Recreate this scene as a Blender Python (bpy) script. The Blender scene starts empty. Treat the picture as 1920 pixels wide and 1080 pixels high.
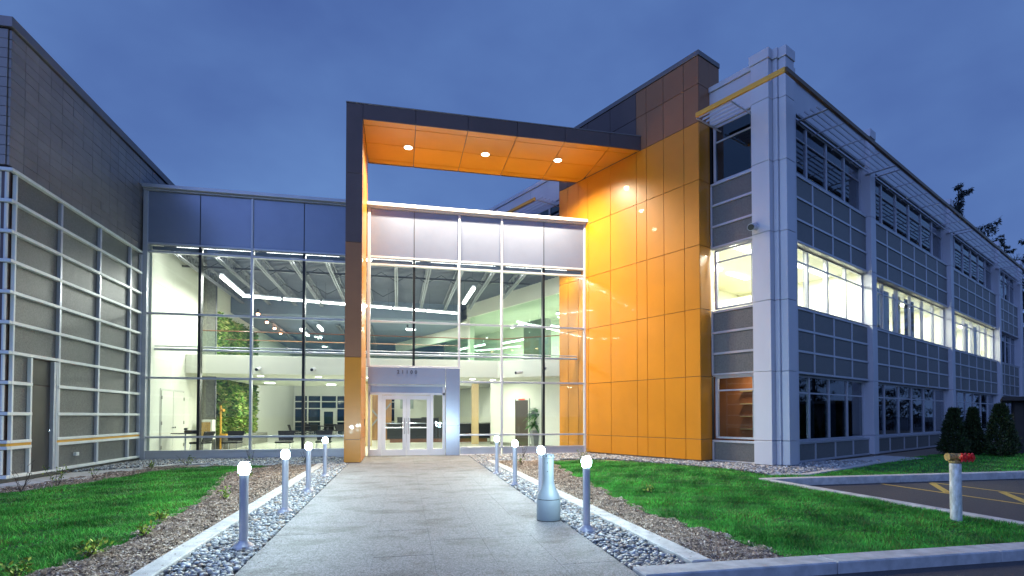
import bpy, bmesh, math, random
import numpy as np
from mathutils import Matrix, Vector, noise
random.seed(7)
R = math.radians
scene = bpy.context.scene
COL = scene.collection
# ------------------------------------------------------------------ camera
cam_d = bpy.data.cameras.new('camera'); cam = bpy.data.objects.new('camera', cam_d); COL.objects.link(cam)
TH = R(1.3); YAW = R(12.1)
cam.location = (0, 0, 1.45)
cam.rotation_euler = (R(90) + TH, 0, -YAW)
cam_d.sensor_width = 36; cam_d.sensor_fit = 'HORIZONTAL'; cam_d.lens = 18.75
cam_d.shift_y = (780 - 1000*math.tan(TH) - 540)/1920
cam_d.clip_start = 0.05; cam_d.clip_end = 2000
scene.camera = cam
# ------------------------------------------------------------------ sky (dusk)
world = bpy.data.worlds.new('World'); scene.world = world; world.use_nodes = True
wt = world.node_tree; wn = wt.nodes; wn.clear()
wo = wn.new('ShaderNodeOutputWorld'); wb = wn.new('ShaderNodeBackground')
sky = wn.new('ShaderNodeTexSky'); sky.sky_type = 'NISHITA'; sky.sun_disc = False
sky.sun_elevation = R(2.0); sky.sun_rotation = R(215); sky.ozone_density = 6.0; sky.air_density = 1.0; sky.dust_density = 0.3
tc = wn.new('ShaderNodeTexCoord'); sep = wn.new('ShaderNodeSeparateXYZ')
ramp = wn.new('ShaderNodeValToRGB')
ramp.color_ramp.elements[0].position = 0.0; ramp.color_ramp.elements[0].color = (0.105, 0.190, 0.39, 1)
ramp.color_ramp.elements[1].position = 0.75; ramp.color_ramp.elements[1].color = (0.064, 0.128, 0.32, 1)
e = ramp.color_ramp.elements.new(0.28); e.color = (0.084, 0.165, 0.37, 1)
wt.links.new(tc.outputs['Generated'], sep.inputs[0]); wt.links.new(sep.outputs['Z'], ramp.inputs[0])
mp = wn.new('ShaderNodeMapping'); mp.inputs['Scale'].default_value = (1.4, 1.4, 2.4)
nz = wn.new('ShaderNodeTexNoise'); nz.inputs['Scale'].default_value = 1.5; nz.inputs['Detail'].default_value = 5; nz.inputs['Roughness'].default_value = 0.5
wt.links.new(tc.outputs['Generated'], mp.inputs[0]); wt.links.new(mp.outputs[0], nz.inputs['Vector'])
cr = wn.new('ShaderNodeValToRGB')
cr.color_ramp.elements[0].position = 0.32; cr.color_ramp.elements[0].color = (0.66, 0.64, 0.76, 1)
cr.color_ramp.elements[1].position = 0.70; cr.color_ramp.elements[1].color = (1.20, 1.16, 1.10, 1)
wt.links.new(nz.outputs['Fac'], cr.inputs[0])
mul = wn.new('ShaderNodeMix'); mul.data_type = 'RGBA'; mul.blend_type = 'MULTIPLY'; mul.inputs[0].default_value = 1
wt.links.new(ramp.outputs[0], mul.inputs[6]); wt.links.new(cr.outputs[0], mul.inputs[7])
mixs = wn.new('ShaderNodeMix'); mixs.data_type = 'RGBA'; mixs.blend_type = 'ADD'; mixs.inputs[0].default_value = 0.004
wt.links.new(mul.outputs[2], mixs.inputs[6]); wt.links.new(sky.outputs[0], mixs.inputs[7])
wt.links.new(mixs.outputs[2], wb.inputs[0]); wb.inputs[1].default_value = 1.0
wt.links.new(wb.outputs[0], wo.inputs[0])
# soft afterglow of the evening sky behind the camera, left
sun_d = bpy.data.lights.new('sun', 'SUN'); sun_d.energy = 0.78; sun_d.angle = R(70); sun_d.color = (0.30, 0.43, 1.0)
sun = bpy.data.objects.new('sun', sun_d); COL.objects.link(sun)
sun.rotation_euler = Vector((0.60, 0.55, -0.62)).to_track_quat('-Z', 'Y').to_euler()
scene.view_settings.view_transform = 'Standard'; scene.view_settings.look = 'None'
scene.view_settings.exposure = 0.52; scene.view_settings.gamma = 1.0; scene.view_settings.use_curve_mapping = False
scene.render.engine = 'CYCLES'
scene.cycles.max_bounces = 8; scene.cycles.transparent_max_bounces = 24; scene.cycles.use_light_tree = True
scene.cycles.sample_clamp_indirect = 4.0; scene.cycles.caustics_reflective = False; scene.cycles.caustics_refractive = False

# ------------------------------------------------------------------ materials
MATS = {}
def mat(name, col, rough=0.5, metal=0.0, spec=0.5, var=0.0, vscale=3.0, bump=0.0, bscale=60.0, emit=None, estr=0.0, streak=None, clear=0.0, varcol=None, randv=0.0):
    if name in MATS: return MATS[name]
    m = bpy.data.materials.new(name); m.use_nodes = True; nt = m.node_tree; n = nt.nodes; b = n['Principled BSDF']
    b.inputs['Base Color'].default_value = (*col, 1); b.inputs['Roughness'].default_value = rough
    b.inputs['Metallic'].default_value = metal; b.inputs['Specular IOR Level'].default_value = spec
    b.inputs['Coat Weight'].default_value = clear
    tc = n.new('ShaderNodeNewGeometry')
    src = None
    if var > 0 or randv > 0:
        mx = n.new('ShaderNodeMix'); mx.data_type = 'RGBA'
        v2 = varcol or tuple(c*(1-var) for c in col)
        mx.inputs[6].default_value = (*col, 1); mx.inputs[7].default_value = (*v2, 1)
        nz = n.new('ShaderNodeTexNoise'); nz.inputs['Scale'].default_value = vscale; nz.inputs['Detail'].default_value = 6; nz.inputs['Roughness'].default_value = 0.6
        if streak:
            mp = n.new('ShaderNodeMapping'); mp.inputs['Scale'].default_value = streak
            nt.links.new(tc.outputs['Position'], mp.inputs[0]); nt.links.new(mp.outputs[0], nz.inputs['Vector'])
        else: nt.links.new(tc.outputs['Position'], nz.inputs['Vector'])
        rm = n.new('ShaderNodeMapRange'); rm.inputs[1].default_value = 0.35; rm.inputs[2].default_value = 0.68
        nt.links.new(nz.outputs['Fac'], rm.inputs[0]); nt.links.new(rm.outputs[0], mx.inputs[0])
        src = mx.outputs[2]
        if randv > 0:
            oi = n.new('ShaderNodeObjectInfo'); mr = n.new('ShaderNodeMapRange'); mr.inputs[3].default_value = 1-randv; mr.inputs[4].default_value = 1+randv
            nt.links.new(oi.outputs['Random'], mr.inputs[0])
            hs = n.new('ShaderNodeHueSaturation'); nt.links.new(mr.outputs[0], hs.inputs['Value']); nt.links.new(src, hs.inputs['Color']); src = hs.outputs[0]
        nt.links.new(src, b.inputs['Base Color'])
    if bump > 0:
        nb = n.new('ShaderNodeTexNoise'); nb.inputs['Scale'].default_value = bscale; nb.inputs['Detail'].default_value = 4
        nt.links.new(tc.outputs['Position'], nb.inputs['Vector'])
        bp = n.new('ShaderNodeBump'); bp.inputs['Strength'].default_value = bump; bp.inputs['Distance'].default_value = 0.01
        nt.links.new(nb.outputs['Fac'], bp.inputs['Height']); nt.links.new(bp.outputs[0], b.inputs['Normal'])
    if emit:
        b.inputs['Emission Color'].default_value = (*emit, 1); b.inputs['Emission Strength'].default_value = estr
    MATS[name] = m; return m
def glassmat(name, tint=(0.93, 0.97, 0.96), ior=1.45, rough=0.0):
    m = bpy.data.materials.new(name); m.use_nodes = True; nt = m.node_tree; n = nt.nodes; n.clear()
    o = n.new('ShaderNodeOutputMaterial'); t = n.new('ShaderNodeBsdfTransparent'); g = n.new('ShaderNodeBsdfGlossy'); mx = n.new('ShaderNodeMixShader'); lw = n.new('ShaderNodeLayerWeight'); lw.inputs[0].default_value = 0.5
    pw = n.new('ShaderNodeMath'); pw.operation = 'POWER'; pw.inputs[1].default_value = 5; f = n.new('ShaderNodeMath'); f.operation = 'MULTIPLY_ADD'
    nt.links.new(lw.outputs['Facing'], pw.inputs[0]); nt.links.new(pw.outputs[0], f.inputs[0]); f.inputs[1].default_value = 0.7
    t.inputs[0].default_value = (*tint, 1); g.inputs['Roughness'].default_value = rough; f.inputs[2].default_value = ior
    g.inputs[0].default_value = (0.9, 0.95, 1, 1)
    nt.links.new(f.outputs[0], mx.inputs[0]); nt.links.new(t.outputs[0], mx.inputs[1]); nt.links.new(g.outputs[0], mx.inputs[2]); nt.links.new(mx.outputs[0], o.inputs[0])
    return m
M = dict(
 dusk_tile = mat('bronze_cladding', (0.27,0.245,0.235), 0.42, 0.25, var=0.22, vscale=1.2, bump=0.05, bscale=25, randv=0.07),
 dusk_cap = mat('cap_flashing', (0.20,0.18,0.18), 0.4, 0.5, var=0.1),
 rail = mat('aluminium_rail', (0.80,0.82,0.80), 0.42, 0.05, var=0.12, vscale=2.5, streak=(1,1,0.3)),
 mull = mat('anodised_mullion', (0.56,0.57,0.62), 0.34, 0.45, var=0.08, vscale=2),
 whitemull = mat('white_mullion', (0.72,0.72,0.75), 0.38, 0.2, var=0.06, vscale=2),
 rough_panel = mat('flecked_infill', (0.17,0.172,0.165), 0.45, 0, spec=0.6, var=0.45, vscale=34, bump=0.35, bscale=60, varcol=(0.085,0.086,0.084), randv=0.10),
 spandrel = mat('spandrel_panel', (0.33,0.37,0.48), 0.27, 0.5, var=0.07, vscale=1.4, randv=0.03),
 darkjoint = mat('black_gasket', (0.012,0.013,0.015), 0.5),
 door_dark = mat('bronze_door', (0.09,0.085,0.08), 0.42, 0.4, var=0.25, vscale=1.3, streak=(1,1,0.4)),
 gold = mat('gold_trim', (0.75,0.40,0.06), 0.35, 0.3),
 orange = mat('orange_panel', (0.62,0.232,0.009), 0.36, 0.0, spec=0.5, var=0.10, vscale=0.9, clear=0.12, randv=0.04),
 shaded_orange = mat('shaded_orange_panel', (0.30,0.135,0.060), 0.38, 0.1, var=0.12, vscale=0.8, randv=0.06),  # darker copy of the orange, shade put into its colour
 brown = mat('brown_core_and_shade', (0.115,0.082,0.078), 0.4, 0.3, var=0.12, vscale=1.5, randv=0.05),  # brown cores and roofs; also painted shade on upper orange panels
 white_clad = mat('pale_cladding', (0.60,0.61,0.66), 0.42, 0.15, var=0.09, vscale=0.9, streak=(1,1,0.35), randv=0.02),
 conc = mat('concrete_edging', (0.56,0.555,0.54), 0.85, var=0.36, vscale=6, bump=0.35, bscale=120),
 conc_dark = mat('foundation_concrete', (0.30,0.28,0.25), 0.9, var=0.3, vscale=5, bump=0.3),
 asphalt = mat('asphalt', (0.045,0.043,0.047), 0.85, var=0.45, vscale=40, bump=0.6, bscale=160, varcol=(0.075,0.072,0.075)),
 yellow = mat('road_paint', (0.62,0.42,0.06), 0.7, var=0.45, vscale=25, varcol=(0.3,0.22,0.06)),
 soil = mat('mulch_soil', (0.30,0.23,0.17), 0.95, var=0.6, vscale=30, bump=0.9, bscale=60),
 turf = mat('lawn_soil', (0.02,0.09,0.02), 0.95, var=0.5, vscale=9, bump=0.7, bscale=60),
 bedfill = mat('stone_bed_fill', (0.07,0.075,0.08), 0.9, var=0.7, vscale=45, bump=1, bscale=50),
 plaster = mat('white_plaster', (0.66,0.67,0.58), 0.7, var=0.05, vscale=0.8),
 balc = mat('balcony_plaster', (0.70,0.70,0.60), 0.7, var=0.04, vscale=0.8),
 ifloor = mat('interior_floor', (0.55,0.56,0.48), 0.22, var=0.10, vscale=1.5),
 deck = mat('roof_deck_steel', (0.16,0.175,0.215), 0.5, 0.3, var=0.1),
 joist = mat('joist_steel', (0.24,0.25,0.27), 0.5, 0.3),
 joistdark = mat('dark_steel', (0.06,0.065,0.075), 0.5, 0.3),
 bulk = mat('bulkhead_paint', (0.16,0.20,0.27), 0.6, var=0.06),
 wood = mat('wood_handrail', (0.22,0.08,0.03), 0.4, var=0.3, vscale=12),
 chrome = mat('brushed_steel', (0.6,0.62,0.64), 0.22, 1.0),
 flange = mat('cast_flange', (0.50,0.50,0.54), 0.35, 0.35),
 silver = mat('silver_powdercoat', (0.50,0.51,0.58), 0.36, 0.35, var=0.06, vscale=4),
 black = mat('black_laminate', (0.015,0.016,0.017), 0.35),
 fabric = mat('black_upholstery', (0.009,0.010,0.012), 0.6, bump=0.1),
 tan = mat('tan_column', (0.50,0.36,0.18), 0.5, var=0.08),
 grey = mat('grey_stone', (0.20,0.20,0.17), 0.6, var=0.4, vscale=14),
 greenglass = glassmat('partition_glass', (0.86,0.95,0.87), 0.05),
 glass = glassmat('window_glass', (0.97,0.985,0.975), 0.035),
 unlit_glass = glassmat('unlit_window_glass', (0.45,0.52,0.56), 0.09),  # same window glass for unlit rooms, their darkness put into the tint
 clearglass = glassmat('balustrade_glass', (0.90,0.97,0.93), 0.03),
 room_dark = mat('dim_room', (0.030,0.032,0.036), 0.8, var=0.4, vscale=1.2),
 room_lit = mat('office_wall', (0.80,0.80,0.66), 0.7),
 blind = mat('roller_blind', (0.045,0.055,0.075), 0.7, var=0.2, vscale=2),
 palebl = mat('pale_blind', (0.22,0.25,0.32), 0.7, var=0.1, vscale=2),
 curtain = mat('cream_curtain', (0.55,0.50,0.33), 0.8),
 strip = mat('fluorescent_tube', (1,1,1), 0.5, emit=(0.93,1.0,0.94), estr=9.0),
 strip2 = mat('office_tube', (1,1,1), 0.5, emit=(0.98,1.0,0.86), estr=7.0),
 warm = mat('downlight_lens', (1,1,1), 0.5, emit=(1.0,0.85,0.58), estr=14.0),
 globe = mat('bollard_lens', (1,1,1), 0.4, emit=(0.66,0.95,1.0), estr=45.0),
 red = mat('red_paint', (0.80,0.02,0.015), 0.35, var=0.2, vscale=30, clear=0.3),
 brass = mat('weathered_brass', (0.62,0.40,0.12), 0.5, 0.25, var=0.6, vscale=38, varcol=(0.16,0.10,0.05)),
 galv = mat('flaking_grey_paint', (0.72,0.74,0.72), 0.55, 0.2, var=0.45, vscale=22, streak=(1,1,0.35), varcol=(0.36,0.36,0.30)),
 needle = mat('conifer_needles', (0.020,0.045,0.018), 0.8, var=0.5, vscale=6, varcol=(0.012,0.022,0.010)),
 fir = mat('spruce_needles', (0.012,0.022,0.020), 0.85, var=0.4, vscale=2),
 bark = mat('bark', (0.07,0.05,0.04), 0.9, var=0.4, vscale=20),
 leafy = mat('sapling_leaf', (0.22,0.34,0.035), 0.6, var=0.4, vscale=15),
 potleaf = mat('dracaena_leaf', (0.10,0.26,0.06), 0.45, var=0.4, vscale=20),
 shed = mat('shed_cladding', (0.02,0.02,0.022), 0.7, var=0.3, vscale=4),
 sign_red = mat('exit_sign', (0.7,0.08,0.04), 0.5),
 orwall = mat('terracotta_wall', (0.42,0.13,0.035), 0.6, var=0.1),
)
# special materials
def attr_mat(name, rough=0.8, bump=0, spec=0.3, trans=0.0):
    m = bpy.data.materials.new(name); m.use_nodes = True; n = m.node_tree.nodes; b = n['Principled BSDF']
    a = n.new('ShaderNodeAttribute'); a.attribute_name = 'tint'
    m.node_tree.links.new(a.outputs['Color'], b.inputs['Base Color']); b.inputs['Roughness'].default_value = rough; b.inputs['Specular IOR Level'].default_value = spec
    return m
M['grass'] = attr_mat('grass_blades', 0.6, spec=0.25); M['chips'] = attr_mat('wood_chips', 0.85); M['pebbles'] = attr_mat('river_pebbles', 0.5, spec=0.45); M['leafwall'] = attr_mat('living_wall_leaf', 0.55)
def pebble_single():
    m = bpy.data.materials.new('river_stone'); m.use_nodes = True; n = m.node_tree.nodes; b = n['Principled BSDF']; L = m.node_tree.links
    oi = n.new('ShaderNodeObjectInfo'); cr = n.new('ShaderNodeValToRGB'); L.new(oi.outputs['Random'], cr.inputs[0])
    cs = [(0,(0.20,0.21,0.21)),(0.25,(0.38,0.39,0.38)),(0.5,(0.27,0.25,0.22)),(0.7,(0.50,0.50,0.46)),(0.88,(0.36,0.29,0.23)),(1,(0.66,0.65,0.60))]
    cr.color_ramp.elements[0].color = (*cs[0][1],1); cr.color_ramp.elements[1].color = (*cs[-1][1],1)
    for p,c in cs[1:-1]: q = cr.color_ramp.elements.new(p); q.color = (*c,1)
    nz = n.new('ShaderNodeTexNoise'); nz.inputs['Scale'].default_value = 40; mx = n.new('ShaderNodeMix'); mx.data_type='RGBA'; mx.blend_type='MULTIPLY'; mx.inputs[0].default_value=0.5
    L.new(cr.outputs[0], mx.inputs[6]); L.new(nz.outputs['Fac'], mx.inputs[7]); L.new(mx.outputs[2], b.inputs['Base Color']); b.inputs['Roughness'].default_value = 0.5
    return m
M['stone'] = pebble_single()
def paving_mat():
    m = bpy.data.materials.new('exposed_aggregate'); m.use_nodes = True; n = m.node_tree.nodes; b = n['Principled BSDF']; L = m.node_tree.links
    g = n.new('ShaderNodeNewGeometry')
    v = n.new('ShaderNodeTexVoronoi'); v.inputs['Scale'].default_value = 95; L.new(g.outputs['Position'], v.inputs['Vector'])
    c1 = n.new('ShaderNodeValToRGB'); L.new(v.outputs['Color'], c1.inputs[0])
    c1.color_ramp.elements[0].position=0.15; c1.color_ramp.elements[0].color=(0.12,0.12,0.125,1); c1.color_ramp.elements[1].position=0.85; c1.color_ramp.elements[1].color=(0.31,0.315,0.325,1)
    # damp smears left where rows of slabs meet
    mp = n.new('ShaderNodeMapping'); mp.inputs['Scale'].default_value = (1.0, 1.5, 1); L.new(g.outputs['Position'], mp.inputs[0])
    nz = n.new('ShaderNodeTexNoise'); nz.inputs['Scale'].default_value = 1.25; nz.inputs['Detail'].default_value = 5; nz.inputs['Roughness'].default_value=0.62; L.new(mp.outputs[0], nz.inputs['Vector'])
    c2 = n.new('ShaderNodeValToRGB'); L.new(nz.outputs['Fac'], c2.inputs[0])
    c2.color_ramp.elements[0].position=0.50; c2.color_ramp.elements[0].color=(1,1,1,1); c2.color_ramp.elements[1].position=0.64; c2.color_ramp.elements[1].color=(0.62,0.61,0.60,1)
    vc = n.new('ShaderNodeTexVoronoi'); vc.feature = 'DISTANCE_TO_EDGE'; vc.inputs['Scale'].default_value = 13; L.new(g.outputs['Position'], vc.inputs['Vector'])
    c3 = n.new('ShaderNodeValToRGB'); L.new(vc.outputs['Distance'], c3.inputs[0]); c3.color_ramp.elements[0].position=0.0; c3.color_ramp.elements[0].color=(0.62,0.62,0.62,1); c3.color_ramp.elements[1].position=0.07; c3.color_ramp.elements[1].color=(1,1,1,1)
    mz = n.new('ShaderNodeMix'); mz.data_type='RGBA'; mz.blend_type='MULTIPLY'; mz.inputs[0].default_value=1; L.new(c1.outputs[0], mz.inputs[6]); L.new(c3.outputs[0], mz.inputs[7])
    mx = n.new('ShaderNodeMix'); mx.data_type='RGBA'; mx.blend_type='MULTIPLY'; mx.inputs[0].default_value=1
    L.new(mz.outputs[2], mx.inputs[6]); L.new(c2.outputs[0], mx.inputs[7]); L.new(mx.outputs[2], b.inputs['Base Color'])
    b.inputs['Roughness'].default_value = 0.75
    bp = n.new('ShaderNodeBump'); bp.inputs['Strength'].default_value=0.5; bp.inputs['Distance'].default_value=0.004; L.new(v.outputs['Distance'], bp.inputs['Height']); L.new(bp.outputs[0], b.inputs['Normal'])
    return m
M['paving'] = paving_mat()

# ------------------------------------------------------------------ object helpers
W = {}
def link(o, parent=None, mtx=None):
    COL.objects.link(o); mtx = mtx or Matrix.Identity(4); W[o.name] = mtx
    if parent is not None:
        o.parent = parent; o.matrix_parent_inverse = W[parent.name].inverted()
    o.matrix_basis = mtx
    return o
def tag(o, label=None, cat=None, group=None, kind=None):
    if label: o['label'] = label
    if cat: o['category'] = cat
    if group: o['group'] = group
    if kind: o['kind'] = kind
    return o
def thing(name, label, cat, loc=(0,0,0), ang=0.0, group=None):
    o = bpy.data.objects.new(name, None); o.empty_display_size = 0.3
    link(o, None, Matrix.Translation(loc) @ Matrix.Rotation(ang, 4, 'Z'))
    return tag(o, label, cat, group)
class Fr:   # a frame standing on the ground: origin and heading
    def __init__(s, o=(0,0,0), ang=0.0): s.m = Matrix.Translation(o) @ Matrix.Rotation(ang, 4, 'Z')
    def p(s, u, v, z): return s.m @ Vector((u, v, z))
WORLD = Fr()
BOX = {}
def boxmesh(dx, dy, dz, m, bev):
    k = (round(dx,4), round(dy,4), round(dz,4), m.name, round(bev,4))
    if k in BOX: return BOX[k]
    bm = bmesh.new(); bmesh.ops.create_cube(bm, size=1); bmesh.ops.scale(bm, vec=(dx,dy,dz), verts=bm.verts)
    if bev > 0: bmesh.ops.bevel(bm, geom=bm.edges[:], offset=min(bev, min(dx,dy,dz)*0.4), segments=1, affect='EDGES')
    me = bpy.data.meshes.new('box'); bm.to_mesh(me); bm.free(); me.materials.append(m); BOX[k] = me; return me
def box(name, parent, fr, u, v, z, m, bev=0.004, **t):
    dx, dy, dz = abs(u[1]-u[0]), abs(v[1]-v[0]), abs(z[1]-z[0])
    o = bpy.data.objects.new(name, boxmesh(dx, dy, dz, m, bev))
    link(o, parent, fr.m @ Matrix.Translation(((u[0]+u[1])/2, (v[0]+v[1])/2, (z[0]+z[1])/2)))
    if t: tag(o, **t)
    return o
class MB:   # a mesh gathered from simple shapes
    def __init__(s): s.v = []; s.f = []
    def add(s, vs, fs):
        k = len(s.v); s.v += [tuple(q) for q in vs]; s.f += [tuple(i+k for i in f) for f in fs]
    def box(s, u, v, z, fr=None):
        vs = [Vector((x,y,w)) for x in u for y in v for w in z]
        if fr: vs = [fr.m @ q for q in vs]
        s.add(vs, [(0,1,3,2),(4,6,7,5),(0,4,5,1),(2,3,7,6),(0,2,6,4),(1,5,7,3)])
    def bar(s, a, b, r=0.02, n=6, r2=None):
        a = Vector(a); b = Vector(b); d = (b-a); 
        if d.length < 1e-6: return
        q = d.to_track_quat('Z','Y'); r2 = r if r2 is None else r2; vs = []
        for (p, rr) in ((a, r), (b, r2)):
            for i in range(n):
                t = 2*math.pi*(i+0.5)/n; vs.append(p + q @ Vector((rr*math.cos(t), rr*math.sin(t), 0)))
        fs = [(i, (i+1)%n, n+(i+1)%n, n+i) for i in range(n)] + [tuple(range(n-1,-1,-1)), tuple(range(n,2*n))]
        s.add(vs, fs)
    def lathe(s, prof, c=(0,0,0), n=32):
        vs = []; c = Vector(c)
        for r, z in prof:
            for i in range(n):
                t = 2*math.pi*i/n; vs.append(c + Vector((r*math.cos(t), r*math.sin(t), z)))
        fs = []
        for k in range(len(prof)-1):
            for i in range(n): fs.append((k*n+i, k*n+(i+1)%n, (k+1)*n+(i+1)%n, (k+1)*n+i))
        fs.append(tuple(range(n-1,-1,-1))); fs.append(tuple((len(prof)-1)*n+i for i in range(n)))
        s.add(vs, fs)
    def prism(s, pts, z0, z1):
        n = len(pts); s.add([(x,y,z0) for x,y in pts]+[(x,y,z1) for x,y in pts], [tuple(range(n-1,-1,-1)), tuple(range(n,2*n))]+[(i,(i+1)%n,n+(i+1)%n,n+i) for i in range(n)])
    def mesh(s, m, smooth=False):
        me = bpy.data.meshes.new('mesh'); me.from_pydata(s.v, [], s.f); me.materials.append(m)
        if smooth:
            me.polygons.foreach_set('use_smooth', [True]*len(me.polygons)); 
            try: me.set_sharp_from_angle(angle=R(40))
            except Exception: pass
        me.update(); return me
    def build(s, name, m, parent=None, mtx=None, smooth=False, **t):
        o = bpy.data.objects.new(name, s.mesh(m, smooth)); link(o, parent, mtx)
        if t: tag(o, **t)
        return o
def put(name, me, parent, mtx, **t):
    o = bpy.data.objects.new(name, me); link(o, parent, mtx)
    if t: tag(o, **t)
    return o
def copy_tree(o, mtx, label=None, parent=None):
    def rec(src, par, delta):
        c = src.copy(); COL.objects.link(c); nm = delta @ W[src.name]; W[c.name] = nm
        if par is not None:
            c.parent = par; c.matrix_parent_inverse = W[par.name].inverted()
        c.matrix_basis = nm
        for ch in CH.get(src.name, []): rec(bpy.data.objects[ch], c, delta)
        return c
    CH = {}
    for x in bpy.data.objects:
        if x.parent: CH.setdefault(x.parent.name, []).append(x.name)
    r = rec(o, None, mtx @ W[o.name].inverted())
    if label: r['label'] = label
    return r
def polymesh(name, pts, z, m, **t):
    b = MB(); b.add([(x,y,z) for x,y in pts], [tuple(range(len(pts)))]); o = b.build(name, m)
    tag(o, kind='structure'); return o

# ------------------------------------------------------------------ ground
g = MB(); g.add([(-900,-900,-0.15),(900,-900,-0.15),(900,900,-0.15),(-900,900,-0.15)], [(0,1,2,3)])
tag(g.build('asphalt_ground', M['asphalt']), kind='structure')
def slab(name, pts, z0, z1, m):
    b = MB(); b.prism(pts, z0, z1); return tag(b.build(name, m), kind='structure')
slab('road', [(-60,-60),(60,-60),(60,4.44),(-60,4.44)], -0.149, -0.085, M['asphalt'])
# raised planting ground
slab('planting_ground', [(-60,4.72),(-2.34,4.72),(-2.34,60),(-60,60)], -0.148, -0.03, M['soil'])
slab('planting_ground', [(3.05,4.72),(8.1,4.72),(8.1,10.82),(60,10.82),(60,60),(3.05,60)], -0.148, -0.03, M['soil'])
slab('stone_bed', [(-2.12,4.72),(-1.46,4.72),(-1.46,19.5),(-2.12,19.5)], -0.148, -0.045, M['bedfill'])
slab('stone_bed', [(2.165,4.72),(2.82,4.72),(2.82,19.5),(2.53,19.5)], -0.148, -0.045, M['bedfill'])
# walkway slabs
def edge_x(y): return 2.155+(y-4.5)*0.0245
wb_ = MB(); wb_.prism([(-1.455,0.5),(edge_x(0.5),0.5),(edge_x(19.72),19.72),(-1.455,19.72)],-0.149,-0.03); walk = tag(wb_.build('walkway', M['conc_dark']), kind='structure')
def edge_x(y): return 2.155+(y-4.5)*0.0245
nx = 6; pw = 3.80/nx; rows = 30; pl_ = 0.64
k = 0
for r in range(rows):
    y0 = 0.55 + r*pl_; y1 = min(y0+pl_, 19.68)
    for c in range(nx):
        x0 = -1.45 + c*pw
        f0, f1 = (c/nx, (c+1)/nx); xe0, xe1 = edge_x(y0), edge_x(y1); q = 0.0009
        ms = MB(); ms.prism([(-1.45+(xe0+1.45)*f0+q,y0+q),(-1.45+(xe0+1.45)*f1-q,y0+q),(-1.45+(xe1+1.45)*f1-q,y1-q),(-1.45+(xe1+1.45)*f0+q,y1-q)], -0.0295, random.uniform(-0.0012,0.0012)); ms.build('paving_slab', M['paving'], walk)
# bed edging kerbs, in lengths with joints
def kerbline(name, a, b, w, z0, z1, n, m=M['conc'], mode='y'):
    root = None
    for i in range(n):
        s0 = a + (b-a)*i/n + 0.003; s1 = a + (b-a)*(i+1)/n - 0.003
        u, v = ((w[0], w[1]), (s0, s1)) if mode == 'y' else ((s0, s1), (w[0], w[1]))
        o = box(name if root is None else 'kerb_stone', root, WORLD, u, v, (z0, z1), m, 0.012)
        if root is None: root = o; tag(o, kind='structure')
    return root
kerbline('bed_kerb', 4.76, 17.0, (-2.335,-2.125), -0.14, 0.035, 5)
kerbline('bed_kerb', 4.76, 17.0, (2.825,3.045), -0.14, 0.035, 5)
kerbline('bed_kerb', -5.6, -2.125, (17.0,17.12), -0.14, 0.01, 2, mode='x')
kerbline('bed_kerb', 2.825, 5.3, (17.0,17.12), -0.14, 0.01, 2, mode='x')
# road kerb at the front, parking kerbs
kerbline('road_kerb', 2.17, 8.25, (4.44,4.72), -0.149, 0.03, 3, mode='x')
kerbline('road_kerb', 8.25, 40, (4.44,4.72), -0.149, 0.03, 8, mode='x')
kerbline('road_kerb', -12, -1.46, (4.44,4.72), -0.149, 0.03, 4, mode='x')
kerbline('parking_kerb', 4.725, 10.575, (8.10,8.25), -0.149, 0.03, 3)
kerbline('parking_kerb', 8.10, 45, (10.58,10.82), -0.149, 0.03, 10, mode='x')

# yellow parking markings
def stripe(a, b, w):
    a = Vector((a[0],a[1],0)); b = Vector((b[0],b[1],0)); d = (b-a).normalized(); n = Vector((-d.y,d.x,0))*w/2
    m = MB(); m.add([tuple(p+Vector((0,0,-0.146))) for p in (a-n,b-n,b+n,a+n)], [(0,1,2,3)])
    return tag(m.build('painted_line', M['yellow']), kind='structure')
stripe((11.15,10.5),(11.05,5.2),0.10); stripe((12.55,10.5),(12.45,5.2),0.10)
for y in (9.0,7.5,6.0): stripe((11.22,y),(12.42,y+1.33),0.14)
stripe((15.6,10.5),(15.5,5.2),0.10); stripe((18.5,10.5),(18.4,5.2),0.10)
# concrete path by the steel door, gravel margins along the walls
slab('door_path', [(-12,10.6),(-8.6,12.2),(-7.15,14.0),(-6.85,16.2),(-7.1,16.9),(-8.2,15.8),(-8.2,15.3),(-8.3,13.3),(-12,13.3)], -0.03, 0.0, M['conc'])
slab('margin_edging', [(-7.1,16.9),(-6.85,16.2),(-6.45,17.6),(-5.6,17.95),(-5.6,18.1),(-6.6,17.85)], -0.03, 0.012, M['conc'])
slab('margin_edging', [(9.05,11.75),(9.2,11.5),(9.9,11.35),(12.0,12.4),(15.2,14.1),(15.1,14.3),(11.9,12.62),(9.95,11.6)], -0.03, 0.012, M['conc'])
slab('wall_path', [(13.2,13.2),(17.7,15.0),(17.4,16.3),(12.8,14.25)], -0.03, 0.008, M['conc'])

# ------------------------------------------------------------------ left hall building
hall = thing('hall_building', 'dark tiled hall wing on the left with banded grey panels and a steel door', 'building', (-8.4,14,0))
XL = -8.32
box('wall', hall, WORLD, (-30,XL-0.09), (13.66,40), (0.09,9.98), M['brown'], 0)
box('plinth', hall, WORLD, (-30,XL-0.14), (13.72,40), (-0.15,0.086), M['conc_dark'], 0)
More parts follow.
